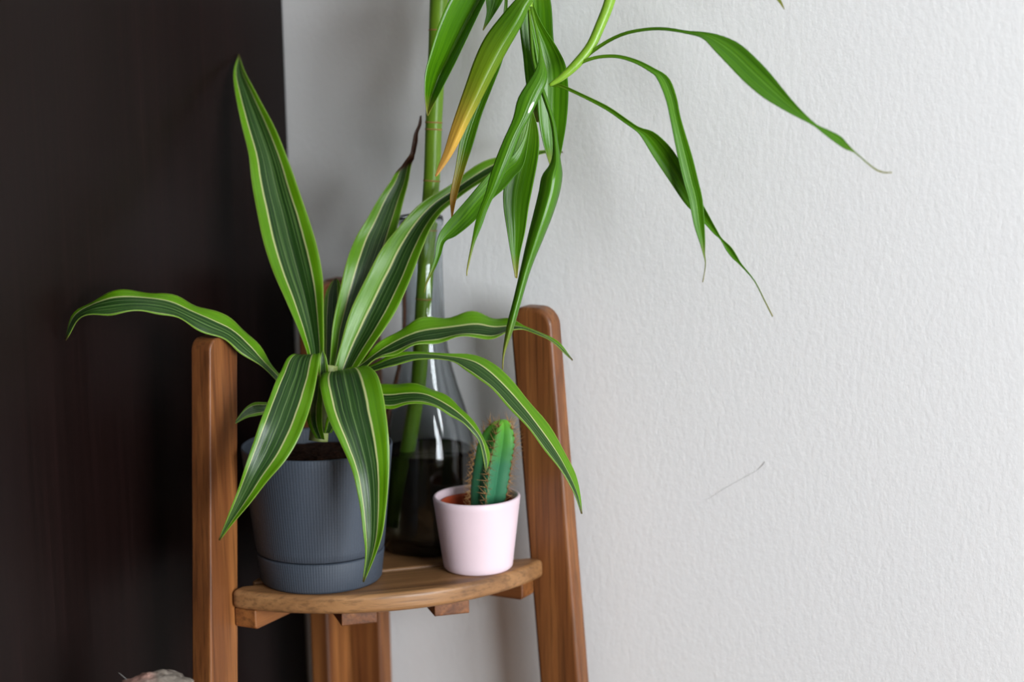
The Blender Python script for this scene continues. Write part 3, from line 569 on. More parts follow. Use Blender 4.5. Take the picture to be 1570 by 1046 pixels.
    {'A': [(0.216, -0.0431, 1.3373), (0.2193, -0.0479, 1.3172), (0.2249, -0.0535, 1.2923), (0.2357, -0.0586, 1.2676), (0.2454, -0.0615, 1.2449), (0.2496, -0.0657, 1.225), (0.2497, -0.0707, 1.212), (0.2448, -0.0768, 1.2017), (0.2434, -0.0804, 1.1886), (0.2409, -0.0855, 1.1713), (0.2377, -0.0917, 1.1503), (0.2347, -0.0984, 1.1267), (0.2317, -0.1049, 1.1041), (0.2282, -0.1117, 1.081), (0.2269, -0.1169, 1.06), (0.2274, -0.1195, 1.0463)], 'M': [(0.2178, -0.044, 1.3374), (0.2216, -0.0489, 1.3173), (0.2272, -0.0545, 1.2927), (0.2384, -0.0598, 1.2683), (0.2481, -0.0627, 1.2457), (0.2532, -0.0673, 1.2255), (0.2568, -0.0741, 1.2126), (0.2584, -0.0828, 1.2034), (0.2573, -0.0863, 1.1898), (0.2539, -0.0916, 1.172), (0.2481, -0.0965, 1.1508), (0.2419, -0.1016, 1.1278), (0.2371, -0.1075, 1.1042), (0.233, -0.1144, 1.0803), (0.2284, -0.1178, 1.0596), (0.2279, -0.1199, 1.0461)], 'B': [(0.2179, -0.0421, 1.3373), (0.2217, -0.0466, 1.3171), (0.2273, -0.0521, 1.2928), (0.2385, -0.0568, 1.2686), (0.2481, -0.0597, 1.2459), (0.2534, -0.0635, 1.2254), (0.2572, -0.0666, 1.2118), (0.2593, -0.0686, 1.2024), (0.2584, -0.0721, 1.1882), (0.2546, -0.0781, 1.1699), (0.2486, -0.0859, 1.149), (0.2422, -0.0941, 1.127), (0.2374, -0.1019, 1.1029), (0.233, -0.1096, 1.0782), (0.2283, -0.1163, 1.0589), (0.2279, -0.1194, 1.0457)], 'ua': (0.3, 0.3), 'ub': (0.7, 0.7), 'mat': 'plain', 'wave': 0.0, 'fold': 0},
    {'A': [(0.1807, -0.0389, 1.368), (0.1774, -0.0436, 1.3547), (0.1777, -0.0457, 1.3439), (0.1789, -0.0473, 1.3332), (0.1771, -0.0513, 1.3193)], 'M': [(0.1848, -0.035, 1.3678), (0.1836, -0.0378, 1.3544), (0.183, -0.0407, 1.3437), (0.1814, -0.0451, 1.3325), (0.1773, -0.0511, 1.319)], 'B': [(0.1903, -0.0336, 1.3677), (0.1917, -0.0356, 1.3543), (0.1901, -0.0388, 1.3436), (0.1847, -0.0443, 1.332), (0.1776, -0.0511, 1.3187)], 'ua': (0.3, 0.3), 'ub': (0.7, 0.7), 'mat': 'plain', 'wave': 0.0, 'fold': 0},
    {'A': [(0.1975, -0.0162, 1.3645), (0.1957, -0.0184, 1.3428), (0.1969, -0.0226, 1.3196), (0.2005, -0.0244, 1.2962), (0.2033, -0.0259, 1.276), (0.2072, -0.0269, 1.2559), (0.2121, -0.0272, 1.2417)], 'M': [(0.2029, -0.01, 1.3642), (0.2053, -0.0096, 1.3424), (0.2078, -0.0135, 1.3172), (0.2107, -0.0156, 1.2946), (0.2114, -0.0184, 1.2737), (0.2117, -0.022, 1.2542), (0.213, -0.0261, 1.2411)], 'B': [(0.211, -0.0088, 1.3642), (0.2178, -0.0061, 1.3423), (0.2217, -0.0097, 1.3152), (0.2237, -0.012, 1.2935), (0.2224, -0.0162, 1.2718), (0.2185, -0.0212, 1.2529), (0.2146, -0.026, 1.2405)], 'ua': (0.3, 0.3), 'ub': (0.7, 0.7), 'mat': 'plain', 'wave': 0.0, 'fold': 0},
    {'A': [(0.2641, -0.0421, 1.2947), (0.2706, -0.0393, 1.3016), (0.2871, -0.0373, 1.3117), (0.3042, -0.038, 1.3182), (0.3242, -0.0378, 1.3214), (0.3415, -0.0398, 1.3216), (0.3606, -0.0413, 1.3192), (0.3765, -0.0412, 1.3182), (0.3913, -0.04, 1.3151), (0.4058, -0.0409, 1.3091), (0.4201, -0.0443, 1.2992), (0.4349, -0.048, 1.2868), (0.4472, -0.051, 1.2745), (0.4607, -0.0546, 1.2618), (0.4759, -0.0558, 1.249), (0.486, -0.0542, 1.2441), (0.4954, -0.0519, 1.2391), (0.5016, -0.0525, 1.2332), (0.5082, -0.0531, 1.2274), (0.5215, -0.0515, 1.2165), (0.5288, -0.0495, 1.2125), (0.5361, -0.0479, 1.2121)], 'M': [(0.2649, -0.0419, 1.2934), (0.2714, -0.0392, 1.3002), (0.2877, -0.0373, 1.3104), (0.3046, -0.0381, 1.3169), (0.3243, -0.0381, 1.3201), (0.3416, -0.04, 1.3203), (0.3604, -0.0416, 1.3179), (0.3756, -0.0422, 1.3157), (0.3883, -0.0428, 1.3099), (0.4023, -0.0445, 1.3011), (0.4172, -0.048, 1.2896), (0.4326, -0.0511, 1.2778), (0.4456, -0.0532, 1.268), (0.4596, -0.0559, 1.2583), (0.475, -0.0564, 1.2483), (0.4848, -0.0552, 1.2424), (0.4945, -0.053, 1.2361), (0.5011, -0.0532, 1.2312), (0.5081, -0.0533, 1.2269), (0.5214, -0.0517, 1.216), (0.5288, -0.0495, 1.212), (0.5362, -0.0479, 1.2119)], 'B': [(0.2662, -0.0428, 1.2921), (0.2727, -0.04, 1.299), (0.2887, -0.0382, 1.3091), (0.3054, -0.0392, 1.3156), (0.3248, -0.0392, 1.3189), (0.3421, -0.0412, 1.3191), (0.3607, -0.0429, 1.3167), (0.3756, -0.0454, 1.3133), (0.3874, -0.0504, 1.3049), (0.4012, -0.0538, 1.2934), (0.4166, -0.0572, 1.2805), (0.4327, -0.0599, 1.2693), (0.4462, -0.0606, 1.262), (0.4597, -0.0601, 1.2551), (0.4746, -0.058, 1.2477), (0.4843, -0.058, 1.2408), (0.4946, -0.0566, 1.2334), (0.5011, -0.0556, 1.2294), (0.508, -0.0539, 1.2265), (0.5213, -0.0523, 1.2156), (0.529, -0.05, 1.2116), (0.5362, -0.0482, 1.2116)], 'ua': (0.3, 0.3), 'ub': (0.7, 0.7), 'mat': 'plain', 'wave': 0.0, 'fold': 0},
    {'A': [(0.2617, -0.0446, 1.2922), (0.2671, -0.0445, 1.2949), (0.2804, -0.0421, 1.2986), (0.2971, -0.0408, 1.2993), (0.3139, -0.0403, 1.2957), (0.3296, -0.04, 1.289), (0.3425, -0.0391, 1.2812), (0.3504, -0.0413, 1.2663), (0.3557, -0.0444, 1.2488), (0.3661, -0.046, 1.2192), (0.3716, -0.047, 1.2004), (0.376, -0.0479, 1.1843), (0.3788, -0.0506, 1.1646), (0.3803, -0.0528, 1.1501), (0.3809, -0.0544, 1.1408), (0.382, -0.0556, 1.1325), (0.3811, -0.0589, 1.1191)], 'M': [(0.2622, -0.044, 1.2908), (0.2674, -0.044, 1.2935), (0.2803, -0.0419, 1.2973), (0.2969, -0.0406, 1.2979), (0.3133, -0.0403, 1.2941), (0.3279, -0.0403, 1.2874), (0.3376, -0.0398, 1.2809), (0.3458, -0.042, 1.2657), (0.3514, -0.0451, 1.2482), (0.3601, -0.0469, 1.2188), (0.3656, -0.0479, 1.1995), (0.3703, -0.0487, 1.1842), (0.3744, -0.0512, 1.1642), (0.3781, -0.0531, 1.1498), (0.3801, -0.0545, 1.1408), (0.3817, -0.0556, 1.1325), (0.3808, -0.0589, 1.1188)], 'B': [(0.2633, -0.0443, 1.2895), (0.2683, -0.0445, 1.2923), (0.2806, -0.0426, 1.296), (0.2973, -0.0413, 1.2966), (0.3132, -0.0414, 1.2926), (0.327, -0.0421, 1.286), (0.3342, -0.0438, 1.2809), (0.3426, -0.0458, 1.2654), (0.3484, -0.0487, 1.2479), (0.356, -0.0517, 1.2189), (0.3616, -0.0528, 1.1991), (0.3663, -0.0533, 1.1845), (0.3714, -0.0547, 1.1643), (0.3766, -0.0549, 1.1497), (0.3795, -0.0552, 1.1408), (0.3815, -0.0558, 1.1325), (0.3807, -0.0592, 1.1186)], 'ua': (0.3, 0.3), 'ub': (0.7, 0.7), 'mat': 'plain', 'wave': 0.0, 'fold': 0},
    {'A': [(0.243, -0.0535, 1.2765), (0.2529, -0.054, 1.275), (0.2717, -0.0543, 1.2679), (0.2939, -0.0523, 1.2581), (0.3099, -0.0514, 1.2483), (0.3206, -0.0493, 1.2414), (0.3332, -0.0475, 1.2374), (0.3461, -0.0452, 1.2259), (0.3554, -0.0431, 1.2116), (0.3645, -0.0417, 1.1943), (0.3743, -0.0391, 1.1758), (0.3838, -0.0374, 1.1584), (0.3881, -0.0369, 1.1516), (0.3958, -0.0361, 1.1449), (0.4008, -0.0358, 1.1377), (0.4047, -0.0354, 1.1314), (0.4155, -0.0342, 1.1185), (0.4243, -0.0348, 1.1036), (0.4317, -0.0347, 1.0902)], 'M': [(0.2419, -0.0527, 1.275), (0.2522, -0.0531, 1.2736), (0.2709, -0.0535, 1.2665), (0.2928, -0.0514, 1.2564), (0.3085, -0.0504, 1.2466), (0.3184, -0.0484, 1.24), (0.3266, -0.0453, 1.2349), (0.3375, -0.042, 1.2208), (0.3484, -0.0393, 1.2041), (0.3592, -0.0371, 1.1861), (0.3702, -0.0373, 1.1724), (0.3817, -0.0366, 1.1571), (0.3871, -0.0366, 1.1512), (0.3931, -0.0351, 1.1436), (0.3985, -0.035, 1.1366), (0.4039, -0.0351, 1.1308), (0.4152, -0.034, 1.1182), (0.424, -0.0346, 1.1033), (0.4313, -0.0345, 1.0899)], 'B': [(0.2415, -0.0532, 1.2737), (0.252, -0.0535, 1.2723), (0.2708, -0.0538, 1.2652), (0.2924, -0.0519, 1.2548), (0.3079, -0.0511, 1.245), (0.3171, -0.0494, 1.2387), (0.3223, -0.0481, 1.2329), (0.3322, -0.0458, 1.2165), (0.3447, -0.0428, 1.1974), (0.3572, -0.0398, 1.1788), (0.3679, -0.0392, 1.1696), (0.3804, -0.0375, 1.1561), (0.3865, -0.037, 1.151), (0.3913, -0.0363, 1.1426), (0.3969, -0.036, 1.1359), (0.4035, -0.0354, 1.1303), (0.415, -0.0342, 1.1179), (0.4237, -0.0348, 1.103), (0.4311, -0.0347, 1.0896)], 'ua': (0.3, 0.3), 'ub': (0.7, 0.7), 'mat': 'plain', 'wave': 0.0, 'fold': 0},
    {'A': [(0.2868, -0.0206, 1.3667), (0.3223, -0.0127, 1.3924), (0.361, -0.0082, 1.3944), (0.3948, -0.0073, 1.381), (0.4183, -0.0096, 1.3576), (0.4291, -0.0126, 1.3423), (0.4331, -0.0142, 1.3351)], 'M': [(0.2875, -0.0198, 1.3653), (0.3222, -0.0126, 1.3914), (0.3608, -0.0079, 1.3928), (0.3927, -0.0076, 1.3787), (0.4162, -0.0099, 1.3556), (0.4281, -0.0128, 1.3418), (0.4329, -0.0143, 1.3351)], 'B': [(0.2888, -0.02, 1.364), (0.3225, -0.0131, 1.3903), (0.3612, -0.0087, 1.3913), (0.3915, -0.0101, 1.3764), (0.415, -0.0123, 1.3536), (0.4274, -0.0138, 1.3413), (0.4327, -0.0145, 1.3352)], 'ua': (0.3, 0.3), 'ub': (0.7, 0.7), 'mat': 'plain', 'wave': 0.0, 'fold': 0},
]
STALK = [(0.0645, -0.0329, 0.8735, 0.0068), (0.0697, -0.0239, 0.9241, 0.0068), (0.0805, -0.0191, 0.9842, 0.0068), (0.0867, -0.0195, 1.0205, 0.0068), (0.0915, -0.0171, 1.0853, 0.0069), (0.0935, -0.0108, 1.1429, 0.007), (0.0955, -0.0052, 1.1858, 0.0073), (0.0957, 0.0005, 1.2342, 0.0074), (0.0958, 0.0091, 1.2964, 0.0078), (0.0956, 0.0151, 1.3416, 0.0081), (0.0972, 0.0198, 1.3979, 0.0081), (0.0981, 0.024, 1.4426, 0.0081)]
SHOOT_A = [(0.0969, 0.022, 1.4091, 0.005), (0.1339, 0.0071, 1.4334, 0.0048), (0.1764, -0.0119, 1.4243, 0.0045), (0.2054, -0.0317, 1.3917, 0.0042), (0.2139, -0.0396, 1.3597, 0.004), (0.217, -0.0429, 1.3357, 0.0032)]
SHOOT_B = [(0.0957, 0.0249, 1.4259, 0.005), (0.1509, 0.0241, 1.4687, 0.005), (0.2186, 0.016, 1.4718, 0.005), (0.269, -0.0002, 1.4275, 0.0048), (0.2836, -0.0091, 1.3743, 0.0047), (0.2811, -0.0207, 1.3428, 0.0046), (0.2761, -0.0305, 1.3209, 0.0043), (0.2706, -0.0369, 1.3052, 0.0042), (0.2617, -0.0447, 1.2917, 0.004), (0.2522, -0.0523, 1.2813, 0.003), (0.2433, -0.0587, 1.2747, 0.0015)]
DRACAENA_STEM = [(0.0562, -0.1397, 0.9739, 0.0085), (0.0573, -0.136, 0.9939, 0.008), (0.0608, -0.1317, 1.0161, 0.008), (0.0621, -0.1263, 1.038, 0.007)]
HAIR = [(0.3342, 0.0494, 0.9067), (0.351, 0.0494, 0.9184), (0.3694, 0.0494, 0.9302), (0.3816, 0.0494, 0.9379), (0.3865, 0.0494, 0.9424), (0.3895, 0.0494, 0.9467)]

# a thin hair stuck to the wallpaper
link('hair', tube_mesh('hair', [(*p, 0.00008 + 0.00009 * (i > 3)) for i, p in enumerate(HAIR)], 24, 6), M_HAIR, wall_back)

# ------------------------------------------------------------------ wardrobe
ward = tag(empty('wardrobe', ((WARD_X - 1.05) / 2, -0.27, 0)), 'tall black-brown woodgrain wardrobe filling the left side', 'wardrobe')
def ward_part(name, *b):
    o = link(name, box_mesh(name, *b), M_WARD, ward)
    o.matrix_parent_inverse = Matrix.Translation(-Vector(ward.location))
    bevel(o, 0.001, 2)
    return o
WY0, WY1, WZ = -0.58, WALL_Y - 0.003, 2.2
ward_part('side_panel', WARD_X - 0.018, WARD_X, WY0, WY1, 0, WZ)
ward_part('side_panel', -1.10, -1.082, WY0, WY1, 0, WZ)
ward_part('top_panel', -1.082, WARD_X - 0.018, WY0, WY1, WZ - 0.018, WZ)
ward_part('back_panel', -1.082, WARD_X - 0.018, WY1 - 0.006, WY1, 0.06, WZ - 0.018)
ward_part('plinth', -1.082, WARD_X - 0.018, WY0 + 0.02, WY0 + 0.038, 0, 0.06)
for (a, b, hx) in ((-1.098, -0.602, -0.64), (-0.598, WARD_X - 0.002, -0.56)):
    d = ward_part('door', a, b, WY0 - 0.02, WY0 - 0.001, 0.062, WZ - 0.002)
    h = link('handle', tube_mesh('handle', [(hx, WY0 - 0.02, 0.95, .005), (hx, WY0 - 0.05, 0.955, .005), (hx, WY0 - 0.05, 1.0, .005), (hx, WY0 - 0.05, 1.10, .005), (hx, WY0 - 0.05, 1.145, .005), (hx, WY0 - 0.02, 1.15, .005)], 30, 12), M_METAL, d, True)

# ------------------------------------------------------------------ plant stand
SH = 0.85              # top of the upper shelf
stand = tag(empty('plant_stand', (0, 0, 0)), 'brown wooden corner plant stand with curved shelf and splayed legs', 'plant stand')
TH = 0.0205            # board thickness
ZT = 1.076
def board_outline(w0, w1, splay, ztop, rad=0.013, flip=1):
    """rounded-top board standing on the floor, leaning outwards towards the bottom"""
    pts = []
    s = lambda z: splay * (ztop - z)
    pts.append((flip * (w0 + s(0)), 0.0)); pts.append((flip * (w1 + s(0)), 0.0))
    for k in range(9):
        a = math.pi / 2 * k / 8
        z = ztop - rad + rad * math.sin(a)
        pts.append((flip * (w1 + s(z) - rad + rad * math.cos(a)), z))
    for k in range(9):
        a = math.pi / 2 + math.pi / 2 * k / 8
        z = ztop - rad + rad * math.sin(a)
        pts.append((flip * (w0 + s(z) + rad + rad * math.cos(a)), z))
    return pts
# leg along the wardrobe (board lies in the YZ plane)
bevel(link('leg', prism('leg', board_outline(0.1715, 0.2115, 0.070, ZT - 0.006, 0.010, -1), -TH, 0.0, 0), M_WOOD_Z, stand), 0.0022, 3, 40)
# leg along the white wall (board lies in the XZ plane)
bevel(link('leg', prism('leg', board_outline(0.1665, 0.2085, 0.070, ZT, 0.016), 0.0, TH, 1), M_WOOD_Z, stand), 0.0045, 4, 40)
# back leg: two boards meeting in an L at the corner
bevel(link('back_leg', prism('back_leg', board_outline(-0.003, 0.036, 0.0, ZT + 0.012, 0.008, -1), -TH - 0.012, -0.012, 0), M_WOOD_Z, stand), 0.003, 3, 40)
bevel(link('back_leg', prism('back_leg', board_outline(-TH - 0.012, 0.020, 0.0, ZT + 0.012, 0.008), 0.0035, TH + 0.0035, 1), M_WOOD_Z, stand), 0.003, 3, 40)
def fillet(poly, rad):
    out = []
    n = len(poly)
    for i in range(n):
        p0, p, p1 = Vector(poly[i - 1]), Vector(poly[i]), Vector(poly[(i + 1) % n])
        a, b = p0 - p, p1 - p
        ang = a.angle(b)
        if ang > math.radians(150):
            out.append(tuple(p)); continue
        d = min(rad / math.tan(ang / 2), 0.6 * a.length if a.length > 0.004 else 9, 9)
        q0, q1 = p + a.normalized() * d, p + b.normalized() * d
        for k in range(7):
            t = k / 6
            out.append(tuple(q0 * (1 - t) ** 2 + p * (2 * t * (1 - t)) + q1 * t * t))
    return out
def shelf(top, rad, cuts, th=0.0165, batten_to=0.147):
    cs = math.cos(math.pi / 4)
    for i, (b0, b1) in enumerate(cuts):
        bs = [b0 + (b1 - b0) * k / 10 for k in range(11)] if b1 < rad - 1e-4 else \
             [b0 + (rad - b0) * math.sin(math.pi / 2 * k / 22) for k in range(23)]
        if b0 < rad * cs < b1: bs = sorted([b for b in bs if abs(b - rad * cs) > 0.006] + [rad * cs])
        half = [max(0.0012, min(b, math.sqrt(max(rad * rad - b * b, 0.0)))) - 0.0004 for b in bs]
        out = [(h, -b) for h, b in zip(half, bs)] + [(-h, -b) for h, b in reversed(list(zip(half, bs)))]
        # keep only true corners and the arc, then round the corners
        keep = []
        for k in range(len(out)):
            p0, p, p1 = Vector(out[k - 1]), Vector(out[k]), Vector(out[(k + 1) % len(out)])
            if (p - p0).length > 1e-5 and (p - p0).angle(p1 - p, 0.0) > 0.004: keep.append(out[k])
        out = fillet(keep, 0.0060)
        o = link('plank', prism('plank', out, top - th, top, 2), M_WOOD_X, stand)
        o.rotation_euler.z = math.pi / 4
        bevel(o, 0.0048, 4, 35)
    bt = top - th
    # battens under the two straight edges, ends chamfered
    def batten(x0, x1, y0, y1, h=0.0175, ch=0.010, rot=0.0, m=M_WOOD_Y):
        out = [(y0, bt), (y1, bt), (y1, bt - h + ch * 0.2), (y1 + ch * .25, bt - h), (y0 - ch, bt - h)]
        o = link('batten', prism('batten', out, x0, x1, 0), m, stand)
        o.rotation_euler.z = rot
        bevel(o, 0.0018, 2, 30)
        return o
    batten(0.0005, 0.0225, -0.01, -(rad - 0.004))
    o = batten(-0.0225, -0.0005, -0.01, -(rad - 0.011)); o.rotation_euler.z = math.pi / 2
    for c in (-0.036, 0.046):
        batten(c - 0.0155, c + 0.0155, -0.06, -(rad - 0.199 + batten_to + 0.028), h=0.0155, ch=0.004, rot=math.pi / 4)
shelf(SH, 0.199, [(0.004, 0.0605), (0.0655, 0.1245), (0.1300, 0.199)])
shelf(0.36, 0.236, [(0.004, 0.078), (0.0815, 0.155), (0.1585, 0.236)])

# ------------------------------------------------------------------ leaves
# A / M / B: edge, middle and edge rails in room coordinates (metres), base to tip
def leaf_mesh(name, L, origin, n=56, m=14):
    org = Vector(origin)
    A = catmull([Vector(p) for p in L['A']], n)
    Mi = catmull([Vector(p) for p in L['M']], n)
    B = catmull([Vector(p) for p in L['B']], n)
    # arc length along the middle for UV.y
    s = [0.0]
    for i in range(1, n): s.append(s[-1] + (Mi[i] - Mi[i - 1]).length)
    tot = s[-1]
    v, uv = [], []
    ph = sum(L['A'][0]) * 50.0
    for i in range(n):
        y = s[i] / tot
        ua = L['ua'][0] + (L['ua'][1] - L['ua'][0]) * y
        ub = L['ub'][0] + (L['ub'][1] - L['ub'][0]) * y
        tan = (Mi[min(i + 1, n - 1)] - Mi[max(i - 1, 0)])
        nor = tan.cross(B[i] - A[i])
        nor = nor.normalized() if nor.length > 1e-9 else Vector((0, 0, 1))
        wid = (B[i] - A[i]).length
        for j in range(m + 1):
            t = j / m
            # quadratic through A, middle rail, B
            p = A[i] * ((1 - t) * (1 - 2 * t)) + Mi[i] * (4 * t * (1 - t)) + B[i] * (t * (2 * t - 1))
            if L.get('fold'):      # creased along the middle rail
                k = A[i].lerp(Mi[i], 2 * t) if t < 0.5 else Mi[i].lerp(B[i], 2 * t - 1)
                p = p.lerp(k, L['fold'])
            e = abs(2 * t - 1)
            wv = L['wave'] * min(1.0, wid / 0.015) * (e ** 2.2) * math.sin(y * 34.0 + ph + (1.3 if t > .5 else 0)) \
                + 0.00025 * min(1.0, wid / 0.015) * math.sin(t * 31.0 + ph)
            v.append(p + nor * wv - org)
            if t < ua: x = 0.22 * t / ua
            elif t < ub: x = 0.22 + 0.56 * (t - ua) / (ub - ua)
            else: x = 0.78 + 0.22 * (t - ub) / max(1e-3, 1 - ub)
            if L['mat'].startswith('plain'): x = t
            uv.append((x, y))
    f = []
    for i in range(n - 1):
        for j in range(m):
            a = i * (m + 1) + j
            f.append((a, a + 1, a + m + 2, a + m + 1))
    me = bpy.data.meshes.new(name)
    me.from_pydata([tuple(p) for p in v], [], f)
    lay = me.uv_layers.new(name='UVMap')
    for lp in me.loops: lay.data[lp.index].uv = uv[lp.vertex_index]
    me.polygons.foreach_set('use_smooth', [True] * len(me.polygons))
    return me

def add_leaf(L, parent, th=0.0006):
    o = link('leaf', leaf_mesh('leaf', L, parent.location), M_LEAF[L['mat']], parent)
    s = o.modifiers.new('thickness', 'SOLIDIFY'); s.thickness = th; s.offset = 0.0
    return o

def shift(pts, origin):
    return [(p[0] - origin[0], p[1] - origin[1], p[2] - origin[2], p[3]) for p in pts]

# ------------------------------------------------------------------ potted dracaena
POT = (0.0506, -0.1342, SH)
drac = tag(empty('potted_dracaena', POT), 'striped yellow-green dracaena in a slate blue ribbed pot', 'potted plant')
HP = 0.120
rad_at = lambda h: 0.0525 + 0.0130 * (h / HP)
g = 0.0275
body = link('pot', lathe_mesh('pot', [(rad_at(g) - 0.0030, g + 0.0002), (rad_at(g) - 0.0012, g + 0.0004), (rad_at(g), g + 0.0016)]
            + [(rad_at(g + (HP - 0.002 - g) * k / 12), g + (HP - 0.002 - g) * k / 12) for k in range(1, 13)]
            + [(rad_at(HP) - 0.0004, HP - 0.0006), (rad_at(HP) - 0.0014, HP), (rad_at(HP) - 0.0024, HP - 0.0006),
               (rad_at(HP) - 0.0030, HP - 0.003), (rad_at(0.08) - 0.003, 0.08), (rad_at(g) - 0.003, g + 0.002)], 160, True), M_BLUE, drac, True)
link('saucer', lathe_mesh('saucer', [(rad_at(0) - 0.004, 0.0), (rad_at(0) - 0.0015, 0.0004), (rad_at(0.003), 0.003),
     (rad_at(g * .5), g * .5), (rad_at(g - 0.002) + 0.0002, g - 0.0022), (rad_at(g) - 0.0004, g - 0.0008), (rad_at(g) - 0.003, g - 0.0004)], 160, True, True), M_BLUE, drac, True)
def soil_mesh(name, rr, z, amp, seed, rings=14, seg=64):
    v, f = [(0, 0, z + 0.002)], []
    for i in range(1, rings + 1):
        q = rr * i / rings
        for k in range(seg):
            a = 2 * math.pi * k / seg
            x, y = q * math.cos(a), q * math.sin(a)
            h = noise.noise(Vector((x * 130 + seed, y * 130, 0))) + 0.6 * noise.noise(Vector((x * 330, y * 330, seed)))
            v.append((x, y, z + amp * h * (0.3 if i == rings else 1)))
    for k in range(seg): f.append((0, 1 + k, 1 + (k + 1) % seg))
    for i in range(rings - 1):
        for k in range(seg):
            a = 1 + i * seg + k; b = 1 + i * seg + (k + 1) % seg
            f.append((a, b, b + seg, a + seg))
    return mesh(name, v, f)
link('soil', soil_mesh('soil', rad_at(0.107) - 0.0035, 0.107, 0.0028, 3.0), M_SOIL, drac, True)
link('stem', tube_mesh('stem', shift(DRACAENA_STEM, POT), 30, 14), M_STEM, drac, True)
for L in DRACAENA_LEAVES: add_leaf(L, drac)

# ------------------------------------------------------------------ glass bottle with water
BOT = (0.085, -0.009, SH)
bottle = tag(empty('glass_bottle', BOT), 'tall clear glass bottle of dark water behind the pots', 'bottle')
outer = [(0.0, 0.0032), (0.020, 0.0024), (0.034, 0.0), (0.0395, 0.0012), (0.0422, 0.005), (0.0430, 0.012), (0.0432, 0.05), (0.0432, 0.085),
         (0.0425, 0.100), (0.0395, 0.116), (0.0350, 0.132), (0.0295, 0.150), (0.0250, 0.167), (0.0215, 0.184), (0.0197, 0.200),
         (0.0190, 0.220), (0.0188, 0.260), (0.0188, 0.293), (0.0200, 0.2955), (0.0205, 0.299), (0.0200, 0.3025), (0.0185, 0.3035)]
inner = [(0.0165, 0.302), (0.0156, 0.297), (0.0153, 0.26), (0.0156, 0.22), (0.0165, 0.200), (0.0186, 0.184), (0.0225, 0.167), (0.0270, 0.150), (0.0325, 0.132),
         (0.0370, 0.116), (0.0400, 0.100), (0.0407, 0.085), (0.0407, 0.05), (0.0405, 0.012), (0.0392, 0.006), (0.034, 0.0030), (0.018, 0.0052), (0.0, 0.0062)]
def lathe_closed(name, prof, seg=96):
    me = lathe_mesh(name, prof, seg)
    bm = bmesh.new(); bm.from_mesh(me)
    bmesh.ops.remove_doubles(bm, verts=bm.verts, dist=1e-6)
    bmesh.ops.recalc_face_normals(bm, faces=bm.faces)
    bm.to_mesh(me); bm.free()
    return me
link('glass', lathe_closed('glass', outer + inner), M_GLASS, bottle, True)
WL = 0.092
wp = [(0.0, 0.0060), (0.018, 0.0050), (0.034, 0.0028), (0.0394, 0.0058), (0.0408, 0.012), (0.0410, 0.05), (0.0410, 0.085), (0.0406, WL), (0.0396, WL - 0.0006), (0.0, WL - 0.0006)]
link('water', lathe_closed('water', wp), M_WATER, bottle, True)

# ------------------------------------------------------------------ bamboo cutting in the bottle
bam = tag(empty('lucky_bamboo', STALK[0][:3]), 'green bamboo-like cutting with drooping leaves standing in the glass bottle', 'plant')
BO = tuple(bam.location)
def stalk_shape(t): return 1.0
link('stalk', tube_mesh('stalk', shift(STALK, BO), 90, 20), M_STALK, bam, True)
def node_ring(pts, t, extra=0.0004, w=0.0008):
    P = catmull([Vector(p) for p in [q[:3] for q in shift(pts, BO)]], 200)
    Rr = catmull([Vector((q[3], 0, 0)) for q in pts], 200)
    i = int(t * 199)
    d = (P[i + 1] - P[i - 1]).normalized()
    c = P[i]; rr = Rr[i].x
    return link('stalk_node', tube_mesh('stalk_node', [(*(c - d * w), rr * 0.98), (*(c - d * w * 0.4), rr + extra), (*(c + d * w * 0.4), rr + extra), (*(c + d * w), rr * 0.98)], 9, 20), M_NODE, bam, True)
for t in (0.20, 0.36, 0.455, 0.545, 0.632, 0.639, 0.765, 0.90): node_ring(STALK, t)
link('side_shoot', tube_mesh('side_shoot', shift(SHOOT_A, BO), 50, 14), M_STALK, bam, True)
link('side_shoot', tube_mesh('side_shoot', shift(SHOOT_B, BO), 60, 14), M_STALK, bam, True)
for L in BAMBOO_LEAVES: add_leaf(L, bam, 0.0005)

# ------------------------------------------------------------------ small cactus
CP = (0.159, -0.049, SH)
cac = tag(empty('potted_cactus', CP), 'small ribbed spiny cactus in a pale pink ceramic pot', 'potted plant')
H2 = 0.066
r2 = lambda h: 0.0300 + 0.0085 * (h / H2)
link('pot', lathe_mesh('pot', [(0.0265, 0.0), (0.0285, 0.0006), (r2(0.002), 0.0024)] + [(r2(H2 * k / 10), H2 * k / 10) for k in range(1, 10)]
     + [(r2(H2) - 0.0002, H2 - 0.002), (r2(H2) - 0.0009, H2 - 0.0006), (r2(H2) - 0.0020, H2), (r2(H2) - 0.0031, H2 - 0.0006), (r2(H2) - 0.0037, H2 - 0.0022),
        (r2(0.03) - 0.0037, 0.03), (r2(0.006) - 0.004, 0.006)], 128, True), M_PINK, cac, True)
link('liner_pot', lathe_mesh('liner_pot', [(0.024, 0.0075), (0.0298, 0.045), (0.0318, 0.0592), (0.0318, 0.0602), (0.0308, 0.0602), (0.0302, 0.057), (0.0288, 0.045), (0.0280, 0.040)], 96), M_TERRA, cac, True)
link('soil', soil_mesh('soil', 0.0283, 0.043, 0.0012, 9.0, 10, 48), M_SOIL, cac, True)
CH = 0.092
RIBS = 5
RIB0 = math.radians(-74)
def cactus_r(h, a):
    t = h / CH
    prof = 0.80 + 0.20 * min(1.0, t / 0.35)
    if t > 0.72: prof *= math.sqrt(max(0.0, 1 - ((t - 0.72) / 0.285) ** 2))
    w = abs(((a - RIB0) * RIBS / (2 * math.pi) + 0.5) % 1.0 - 0.5) * 2
    rib = (1 - w) ** 0.9 if w > 0.08 else 0.93 - 0.2 * w
    return 0.0178 * prof * (0.62 + 0.38 * rib)
